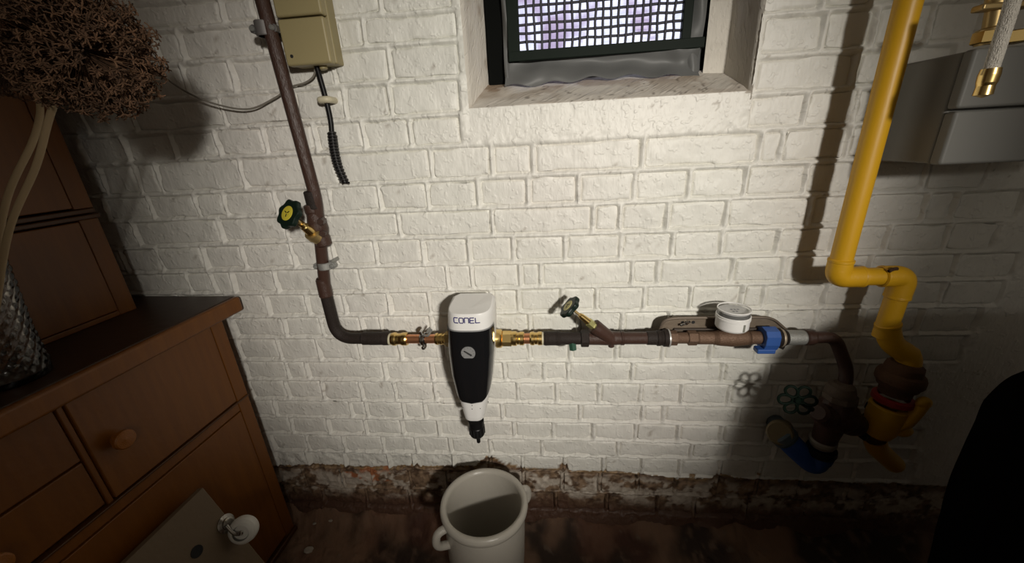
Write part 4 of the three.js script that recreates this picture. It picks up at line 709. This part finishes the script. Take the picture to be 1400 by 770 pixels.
{ // grey box and fittings, upper right
  const zF = 0.17, bl = [0.6603, 1.0496, 0.17], x0 = bl[0], y0 = bl[1], yG = [0.6831, 1.1354, 0.17][1], yT = [0.6698, 1.2213, 0.17][1] , x1 = x0 + 0.30;
  const t = thing('meter_cabinet', 'plain grey metal meter box hung on the wall at the upper right', 'meter box', [x0, y0, 0]);
  const grey = std(0.19, 0.187, 0.172, 0.55, 0);
  part(t, 'housing', [box([x0 + 0.001, y0 + 0.001, -0.002], [x1, yT, zF - 0.02], 0.006)], grey);
  part(t, 'lower_cover', box([x0, y0, zF - 0.021], [x1, yG - 0.002, zF], 0.005), grey);
  part(t, 'upper_cover', box([x0, yG + 0.0015, zF - 0.021], [x1, yT + 0.001, zF - 0.001], 0.005), grey);
}
{
  const t = thing('flexible_hose', 'pale braided metal hose with brass ends hanging before the grey box', 'hose', [0.6287, 1.1721, 0.23]);
  const a = [0.6269, 1.2646, 0.235], b = [0.6281, 1.2212, 0.235], c = [0.6287, 1.1825, 0.235], d = [0.6289, 1.1573, 0.235];
  part(t, 'braid', cord([[0.6235, 1.2885, 0.235], a, b, c], 0.0085, 40, 12), std(0.60, 0.56, 0.49, 0.5, 0, { bumpMap: tiled(grit, 3), bumpScale: 0.003 }));
  part(t, 'ferrule', turned(c, d, [[-0.004, 0], [-0.004, 0.0105], [0.004, 0.0115], [0.014, 0.011], [0.018, 0.0098], [0.03, 0.0105], [0.034, 0]], 20), brass);
}
{
  const t = thing('brass_tap', 'brass gas tap above the grey meter box at the top right corner', 'tap', [0.674, 1.2578, 0.16]);
  part(t, 'body', [turned([0.6934, 1.2295, 0.15], [0.685, 1.2832, 0.15], [[0, 0], [0, 0.016], [0.022, 0.017], [0.024, 0.011], [0.05, 0.011], [0.052, 0.013], [0.07, 0.013]], 22)], brassDull);
  part(t, 'nut', [prism([0.6892, 1.2298, 0.15], [0.6893, 1.2476, 0.15], 0.0185), prism([0.7248, 1.2274, 0.15], [0.7245, 1.2451, 0.15], 0.0185)], brass);
  part(t, 'crossbar', [box([0.6551, 1.2729, 0.165], [0.7281, 1.2823, 0.145], 0.003)], brassDull);
}

// ---------------------------------------------------------------- crock
{
  const cy = 0.235, c = [-0.189, 0.235, 0.1833], rO = 0.1165, H = cy - FLOOR;
  const t = thing('stoneware_crock', 'grey glazed stoneware crock with two ear handles standing on the floor under the filter', 'crock', [c[0], FLOOR, c[2]]);
  t.userData.local = true;
  const glaze = std(0.46, 0.43, 0.375, 0.34, 0, { bumpMap: tiled(grit, 3), bumpScale: 0.0006 });
  const P = [[0, 0.004], [rO * 0.74, 0.004], [rO * 0.80, 0.010], [rO * 0.86, 0.06], [rO * 0.90, 0.15], [rO * 0.92, H - 0.07], [rO * 0.905, H - 0.034], [rO * 0.92, H - 0.028], [rO * 0.985, H - 0.022], [rO, H - 0.012], [rO * 0.985, H - 0.003], [rO * 0.93, H], [rO * 0.87, H - 0.003], [rO * 0.845, H - 0.012], [rO * 0.835, H - 0.06], [rO * 0.82, 0.15], [rO * 0.78, 0.06], [rO * 0.72, 0.022], [0, 0.02]];
  const g = new THREE.LatheGeometry(P.map(([r, y]) => new THREE.Vector2(Math.max(r, 1e-5), y)), 72);
  part(t, 'body', g, glaze);
  for (const s of [-1, 1]) { const x = s * Math.cos(0.62), z = -s * Math.sin(0.62); const dir = (r, y) => [r * x, y, r * z]; part(t, 'handle', pipe([dir(rO * 0.86, H - 0.028), dir(rO * 1.16, H - 0.030), dir(rO * 1.20, H - 0.072), dir(rO * 0.86, H - 0.088)], 0.024, 0.0105, 30, 14), glaze); }
  t.rotation.set(-0.05, 0, -0.02);
}

// ---------------------------------------------------------------- cupboard on the left, built in its own space
{
  const t = thing('cupboard', 'orange brown wooden cupboard with a set-back upper part along the left wall', 'cupboard', [-0.864, FLOOR, 0.06]);
  t.userData.local = true; t.rotation.y = THREE.MathUtils.degToRad(-2.5);
  const y = (v) => v - FLOOR, LZ = 1.0, D = 0.53;   // local x out of the front, local z along it
  const B = (x0, y0, z0, x1, y1, z1, r) => box([x0, y(y0), z0], [x1, y(y1), z1], r);
  part(t, 'carcass', [B(-D, -0.045, 0.0, -0.019, 0.727, 0.018, 0.002), B(-D, -0.045, LZ - 0.018, -0.019, 0.727, LZ, 0.002), B(-D, -0.045, 0.018, -0.024, -0.03, LZ - 0.018, 0.002), B(-D, -0.04, 0.018, -D + 0.012, 0.72, LZ - 0.018, 0.002)], wood);
  part(t, 'plinth', [B(-D, -0.09, 0.012, -0.012, -0.045, LZ - 0.012, 0.003), B(-D, -0.062, -0.006, 0.008, -0.046, LZ, 0.004)], woodDark);
  part(t, 'worktop', B(-D, 0.729, -0.044, 0.012, 0.7695, LZ + 0.02, 0.003), woodMat(0.10)); part(t, 'worktop_edge', B(0.0125, 0.728, -0.046, 0.030, 0.770, LZ + 0.02, 0.008), wood);
  part(t, 'face_frame', [B(-0.020, -0.045, 0.0, 0.0, 0.727, 0.036, 0.002), B(-0.020, 0.4565, 0.036, -0.001, 0.4815, LZ, 0.002), B(-0.020, 0.482, 0.3455, -0.003, 0.727, 0.3555, 0.002)], wood);
  part(t, 'groove_bead', B(-0.01, 0.4815, 0.0, 0.004, 0.487, LZ, 0.002), woodDark);
  const knob = (parent, py, pz) => part(t, 'knob', turned([0.0, y(py), pz], [1, y(py), pz], [[-0.003, 0.012], [0.004, 0.0105], [0.009, 0.011], [0.013, 0.017], [0.017, 0.0195], [0.024, 0.0195], [0.0265, 0.017], [0.0255, 0.009], [0.0245, 0.004], [0.0255, 0]], 30), woodMat(0.8), parent);
  const d1 = part(t, 'drawer', B(-0.35, 0.490, 0.038, 0.001, 0.722, 0.344, 0.0025), wood); knob(d1, 0.602, 0.302);
  const d2 = part(t, 'drawer', B(-0.35, 0.600, 0.357, -0.006, 0.722, 0.66, 0.0025), woodDoor), d3 = part(t, 'drawer', B(-0.35, 0.490, 0.357, -0.006, 0.596, 0.66, 0.0025), woodDoor);
  knob(d2, 0.66, 0.51); knob(d3, 0.543, 0.51);
  const d4 = part(t, 'drawer', B(-0.35, 0.490, 0.664, 0.001, 0.722, 0.96, 0.0025), wood); knob(d4, 0.602, 0.81);
  for (const [a, b] of [[0.038, 0.49], [0.493, 0.96]]) { const dr = part(t, 'door', B(-0.018, -0.035, a, 0.001, 0.454, b, 0.002), wood); part(t, 'door_knob', turned([0, y(0.3), a < 0.2 ? b - 0.035 : a + 0.035], [1, y(0.3), a < 0.2 ? b - 0.035 : a + 0.035], [[0, 0.008], [0.014, 0.008], [0.018, 0.016], [0.027, 0.0165], [0.030, 0.008], [0.030, 0]], 20), woodMat(0.8), dr); }
  // the upper part
  const xf = -0.19, z0 = 0.040, yU = 1.9;
  part(t, 'upper_case', [B(-D, 0.770, z0, xf - 0.019, yU, z0 + 0.018, 0.002), B(-D, 0.770, LZ - 0.018, xf - 0.019, yU, LZ, 0.002), B(-D, 0.770, z0 + 0.018, -D + 0.012, yU, LZ - 0.018, 0.002), B(-D, yU - 0.02, z0, xf, yU, LZ, 0.002)], woodDoor);
  part(t, 'upper_frame', [B(xf - 0.020, 0.770, z0, xf - 0.001, 1.006, z0 + 0.038, 0.002), B(xf - 0.020, 1.03, z0, xf - 0.001, yU, z0 + 0.038, 0.002), B(xf - 0.020, 0.770, z0 + 0.038, xf - 0.002, 0.782, LZ, 0.002)], woodDoor);
  part(t, 'moulding', [B(xf - 0.02, 1.006, z0 - 0.004, xf + 0.004, 1.016, LZ, 0.003), B(xf - 0.02, 1.018, z0 - 0.002, xf - 0.001, 1.029, LZ, 0.003)], woodDark);
  const fl = part(t, 'flap_door', B(xf - 0.018, 0.784, z0 + 0.040, xf + 0.001, 1.003, 0.52, 0.003), woodDoor);
  part(t, 'flap_door', B(xf - 0.018, 0.784, 0.524, xf + 0.001, 1.003, 0.98, 0.003), woodDoor);
  part(t, 'upper_door', B(xf - 0.018, 1.033, z0 + 0.040, xf + 0.001, yU - 0.025, 0.52, 0.003), woodDoor);
  part(t, 'upper_door', B(xf - 0.018, 1.033, 0.524, xf + 0.001, yU - 0.025, 0.98, 0.003), woodDoor);
}

// ---------------------------------------------------------------- board on castors leaning against the cupboard
{
  const A = V([-0.845, 0.3852, 0.2882]), L2 = V([-0.2594, 1.4533, 0]); const zc = A.z;
  const Bp = V([-0.7664, 0.1245, 0.285]); const dn = Bp.clone().sub(A).normalize();      // down the board's right edge
  const fr = new THREE.Vector3(Math.sin(-0.0436), 0, Math.cos(0.0436)).normalize();   // along the cupboard's front, towards the camera
  const n = dn.clone().cross(fr).normalize(); if (n.x < 0) n.negate();
  const len = (A.y - FLOOR) / -dn.y, wid = 0.42, th = 0.018;
  const t = thing('castor_board', 'beige board with white castor wheels leaning on edge against the cupboard', 'wheeled board', [A.x, A.y, A.z]);
  const at = (a, b, c) => A.clone().addScaledVector(dn, a).addScaledVector(fr, b).addScaledVector(n, c);
  const g = new RoundedBoxGeometry(len, wid, th, 2, 0.002), m = new THREE.Matrix4().makeBasis(dn, fr, dn.clone().cross(fr)); g.applyMatrix4(m); const ctr = at(len / 2, wid / 2, th / 2); g.translate(ctr.x, ctr.y, ctr.z);
  part(t, 'board', metreUV(g), std(0.15, 0.105, 0.062, 0.6, 0, { bumpMap: tiled(grit, 5), bumpScale: 0.0006 }));
  const castor = (hit, wheelAt, first) => {
    const p = hit, q = (s) => p.clone().addScaledVector(n, s);
    const root = part(t, 'castor', [turned(q(0), q(1), [[0, 0], [0, 0.021], [0.003, 0.0215], [0.005, 0.018], [0.007, 0.014], [0.012, 0.014], [0.014, 0.010], [0.014, 0]], 30)], std(0.32, 0.30, 0.27, 0.22, 0.9));
    if (!wheelAt) return;
    const w = wheelAt, ax = new THREE.Vector3(0.27, 0.36, 0.88).normalize();
    const a = w.clone().addScaledVector(ax, -0.018), b = w.clone().addScaledVector(ax, 0.016);
    part(t, 'wheel', turned(a, b, [[0, 0], [0, 0.018], [0.003, 0.0275], [0.009, 0.0315], [0.018, 0.0325], [0.026, 0.0305], [0.031, 0.025], [0.033, 0.0185], [0.028, 0.0165], [0.028, 0]], 40), std(0.62, 0.60, 0.55, 0.4), root);
    part(t, 'axle', turned(w.clone().addScaledVector(ax, 0.008), w.clone().addScaledVector(ax, 1), [[0, 0.006], [0.006, 0.006], [0.0085, 0.004], [0.0085, 0]], 16), chrome, root);
    for (const s of [-1, 1]) part(t, 'fork', cord([q(0.012).addScaledVector(ax, s * 0.012), w.clone().lerp(q(0.012), 0.5).addScaledVector(ax, s * 0.0175).addScaledVector(dn, 0.010), w.clone().addScaledVector(ax, s * 0.0155)], 0.0045, 20, 8), std(0.32, 0.30, 0.27, 0.22, 0.9), root);
  };
  // where the sight lines through the two castors meet the board
  const h1 = V([-0.8425, 0.2713, 0.3]), h2 = V([-0.9118, 0.2581, 0.37]);
  const onBoard = (p, off) => { const d = p.clone().sub(A), a = d.dot(dn), b = d.dot(fr); return at(a, b, th + off); };
  castor(onBoard(h1, 0), onBoard(V([-0.8174, 0.2474, 0.3]), 0.034), true);
  const p2 = onBoard(h2, 0); part(t, 'socket', turned(p2.clone().addScaledVector(n, -0.002), p2.clone().addScaledVector(n, 1), [[0, 0.013], [0.0035, 0.013], [0.0035, 0.010], [0.0028, 0.0095], [0.0026, 0]], 24), blackMatt);
}

// ---------------------------------------------------------------- vase and dried flowers
{
  const t = thing('glass_vase', 'dark textured glass vase standing on the cupboard worktop at the left edge', 'vase', [-0.957, 0.77, 0.40]);
  t.userData.local = true;
  const prof = (y) => 0.047 + 0.012 * smooth(0.05, 0.25, y), n = 96, m = 80, H = 0.235, pos = [], idx = [];
  for (let j = 0; j <= m; j++) for (let i = 0; i < n; i++) { const y = H * j / m, a = i / n * Math.PI * 2; const d = Math.abs(Math.sin(a * 8 + y * 130)) * Math.abs(Math.sin(a * 8 - y * 130)); const r = prof(y) + 0.0035 * d * smooth(0, 0.02, y); pos.push(r * Math.cos(a), y, r * Math.sin(a)); }
  for (let j = m; j >= 3; j--) for (let i = 0; i < n; i++) { const y = H * j / m, a = i / n * Math.PI * 2, r = prof(y) - 0.005; pos.push(r * Math.cos(a), y, r * Math.sin(a)); }
  const rows = m + 1 + m - 2; for (let j = 0; j < rows - 1; j++) for (let i = 0; i < n; i++) { const a = j * n + i, b = j * n + (i + 1) % n; idx.push(a, a + n, b, b, a + n, b + n); }
  const cap = (row, yy, s) => { const c = pos.length / 3; pos.push(0, yy, 0); for (let i = 0; i < n; i++) { const a = row * n + i, b = row * n + (i + 1) % n; s ? idx.push(c, a, b) : idx.push(c, b, a); } };
  cap(0, 0, true); cap(rows - 1, H * 3 / m, false);
  const g = new THREE.BufferGeometry(); g.setAttribute('position', new THREE.Float32BufferAttribute(pos, 3)); g.setIndex(idx); g.computeVertexNormals(); g.setAttribute('uv', new THREE.Float32BufferAttribute(new Array(pos.length / 3 * 2).fill(0), 2));
  part(t, 'body', g, new THREE.MeshPhysicalMaterial({ color: 0xffffff, transmission: 1, thickness: 0.01, roughness: 0.05, ior: 1.5, attenuationColor: new THREE.Color(0.35, 0.32, 0.28), attenuationDistance: 0.02 }));
}
function driedFlower(label, c, R, stemPts, seed, n, tone) {
  seedState = seed;
  const t = thing('dried_flower', label, 'dried flower', stemPts[0], 'dried flowers in the vase');
  part(t, 'stem', cord([...stemPts, c], 0.0042, 40, 10), std(0.30, 0.215, 0.115, 0.7));
  const fl = [], col = new THREE.Color();
  for (let i = 0; i < n; i++) {
    const u = rr(-1, 1), a = rr(0, Math.PI * 2), s = Math.sqrt(1 - u * u), d = new THREE.Vector3(s * Math.cos(a), u, s * Math.sin(a));
    const L = R * rr(0.72, 1.08), e = new THREE.Vector3(rr(-1, 1), rr(-1, 1), rr(-1, 1)).multiplyScalar(R * 0.12);
    const p0 = V(c).addScaledVector(d, R * 0.08), p1 = V(c).addScaledVector(d, L * 0.6).add(e), p2 = V(c).addScaledVector(d, L).addScaledVector(e, 0.4);
    const g = [new THREE.TubeGeometry(new THREE.QuadraticBezierCurve3(p0, p1, p2), 4, 0.0007, 3)];
    const side = d.clone().cross(new THREE.Vector3(rr(-1, 1), rr(-1, 1), rr(-1, 1))).normalize(), side2 = d.clone().cross(side).normalize();
    for (let k = 0; k < 5; k++) { const b = k / 5 * 6.283 + rr(0, 1), o = side.clone().multiplyScalar(Math.cos(b)).addScaledVector(side2, Math.sin(b)), q = p2.clone().addScaledVector(o, R * rr(0.05, 0.10)).addScaledVector(d, R * rr(-0.03, 0.08)); const mid = p2.clone().lerp(q, 0.5).addScaledVector(d, R * 0.035); g.push(new THREE.TubeGeometry(new THREE.QuadraticBezierCurve3(p2, mid, q), 3, 0.0011, 3)); }
    const k = tone * rr(0.55, 1.35), cc = [0.16 * k, 0.085 * k, 0.045 * k];
    for (const x of g) { const y = x.toNonIndexed(); const m = new Float32Array(y.attributes.position.count * 3); for (let j = 0; j < m.length; j += 3) { m[j] = cc[0]; m[j + 1] = cc[1]; m[j + 2] = cc[2]; } y.setAttribute('color', new THREE.BufferAttribute(m, 3)); fl.push(y); }
  }
  const m = part(t, 'florets', fl, flowerMat); m.userData.kind = 'stuff';
  part(t, 'core', sphere(c, R * 0.22), std(0.07, 0.045, 0.03, 0.9));
}
const flowerMat = new THREE.MeshStandardMaterial({ vertexColors: true, roughness: 0.85, side: THREE.DoubleSide });
driedFlower('large round dried brown flower head on a pale stem, nearest the grey wire', [-0.6265, 1.2704, 0.36], 0.080, [[-0.893, 0.8941, 0.42], [-0.7903, 1.0442, 0.41], [-0.7351, 1.1281, 0.385], [-0.6924, 1.1993, 0.37]], 31, 1300, 1.0);
driedFlower('darker dried brown flower head at the top left corner, partly behind the other', [-0.8957, 1.3094, 0.24], 0.072, [[-0.9387, 0.8845, 0.4], [-0.8021, 1.0844, 0.39], [-0.7648, 1.1696, 0.35], [-0.7869, 1.2191, 0.31]], 57, 900, 0.8);

// ---------------------------------------------------------------- bulky dark shape at the right edge, unseen depth added to shade the wall
{
  const t = thing('dark_shape', 'bulky black sack-like shape at the lower right edge, deepened to shade the wall', 'sack', [0.942, FLOOR, 0.62]);
  t.userData.local = true;
  const n = 72, m = 80, pos = [], idx = [], yTop = 0.80;
  // half width at each height: leaning shoulder above, near upright flank below
  const rim = [[FLOOR, 0.285], [0.30, 0.297], [0.42, 0.302], [0.50, 0.306], [0.575, 0.308], [0.64, 0.310], [0.685, 0.304], [0.737, 0.282], [0.775, 0.235], [yTop, 0.0]];
  const half = (y) => { let i = 0; while (i < rim.length - 2 && y > rim[i + 1][0]) i++; const k = (y - rim[i][0]) / (rim[i + 1][0] - rim[i][0]); return i === rim.length - 2 ? rim[i][1] * Math.sqrt(Math.max(0, 1 - k * k)) : lerp(rim[i][1], rim[i + 1][1], k); };
  for (let j = 0; j <= m; j++) for (let i = 0; i <= n; i++) {
    const v = Math.sin(j / m * Math.PI / 2), a = i / n * Math.PI * 2, y = lerp(FLOOR, yTop, v), rad = half(y) * 1.0; const lift = 0.055 * smooth(0.3, 0.6, y);
    const k = 1 + 0.03 * (fbm(Math.cos(a) * 2 + 5, Math.sin(a) * 2 + v * 4, 201, 3) - 0.5) * 2 + 0.012 * Math.sin(a * 9 + v * 3) * Math.abs(Math.sin(a));
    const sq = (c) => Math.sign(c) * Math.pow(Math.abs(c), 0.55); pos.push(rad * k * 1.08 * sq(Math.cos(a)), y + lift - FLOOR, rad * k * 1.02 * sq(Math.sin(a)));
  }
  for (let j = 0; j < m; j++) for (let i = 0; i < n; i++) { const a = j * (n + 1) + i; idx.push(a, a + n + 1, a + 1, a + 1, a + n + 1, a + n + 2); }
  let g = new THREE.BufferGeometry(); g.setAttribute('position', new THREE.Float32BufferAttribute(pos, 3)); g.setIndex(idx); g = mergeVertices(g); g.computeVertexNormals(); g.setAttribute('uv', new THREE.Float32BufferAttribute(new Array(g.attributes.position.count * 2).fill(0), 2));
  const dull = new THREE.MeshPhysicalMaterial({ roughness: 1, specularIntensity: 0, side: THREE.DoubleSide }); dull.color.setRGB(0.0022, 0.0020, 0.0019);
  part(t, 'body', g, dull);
}
// ---------------------------------------------------------------- crumbs of plaster on the floor
{
  seedState = 99;
  const spots = [[-0.7943, -0.088, 0.1063], [-0.8088, -0.06, 0.0374], [-0.7519, -0.05, 0.0319], [-0.5737, -0.088, 0.0543], [-0.5003, -0.088, 0.0823], [0.0296, -0.088, 0.0493], [0.3399, -0.088, 0.0272]];
  const labels = ['largest pale plaster chip on the floor beside the cupboard foot', 'pale plaster crumb on the floor between the cupboard foot and wall', 'small pale plaster crumb at the wall foot right of the cupboard', 'plaster crumb on the brown floor left of the crock', 'plaster crumb on the floor close to the crock handle', 'plaster crumb on the floor right of the crock', 'plaster crumb on the dark floor far right of the crock'];
  spots.forEach((s, i) => {
    const t = thing('plaster_chip', labels[i], 'plaster chip', s, 'plaster crumbs on the floor'); t.userData.local = true;
    let g = new THREE.IcosahedronGeometry(i ? rr(0.004, 0.007) : 0.011, 1); const p = g.attributes.position; for (let k = 0; k < p.count; k++) { const q = 1 + 0.5 * (vnoise(p.getX(k) * 400 + i * 9, p.getY(k) * 400 + p.getZ(k) * 300, 211) - 0.5); p.setXYZ(k, p.getX(k) * q * 1.4, p.getY(k) * q * 0.6, p.getZ(k) * q); } g.computeVertexNormals();
    part(t, 'chip', g, std(0.48, 0.43, 0.36, 0.9));
  });
}
renderer.render(scene, camera);
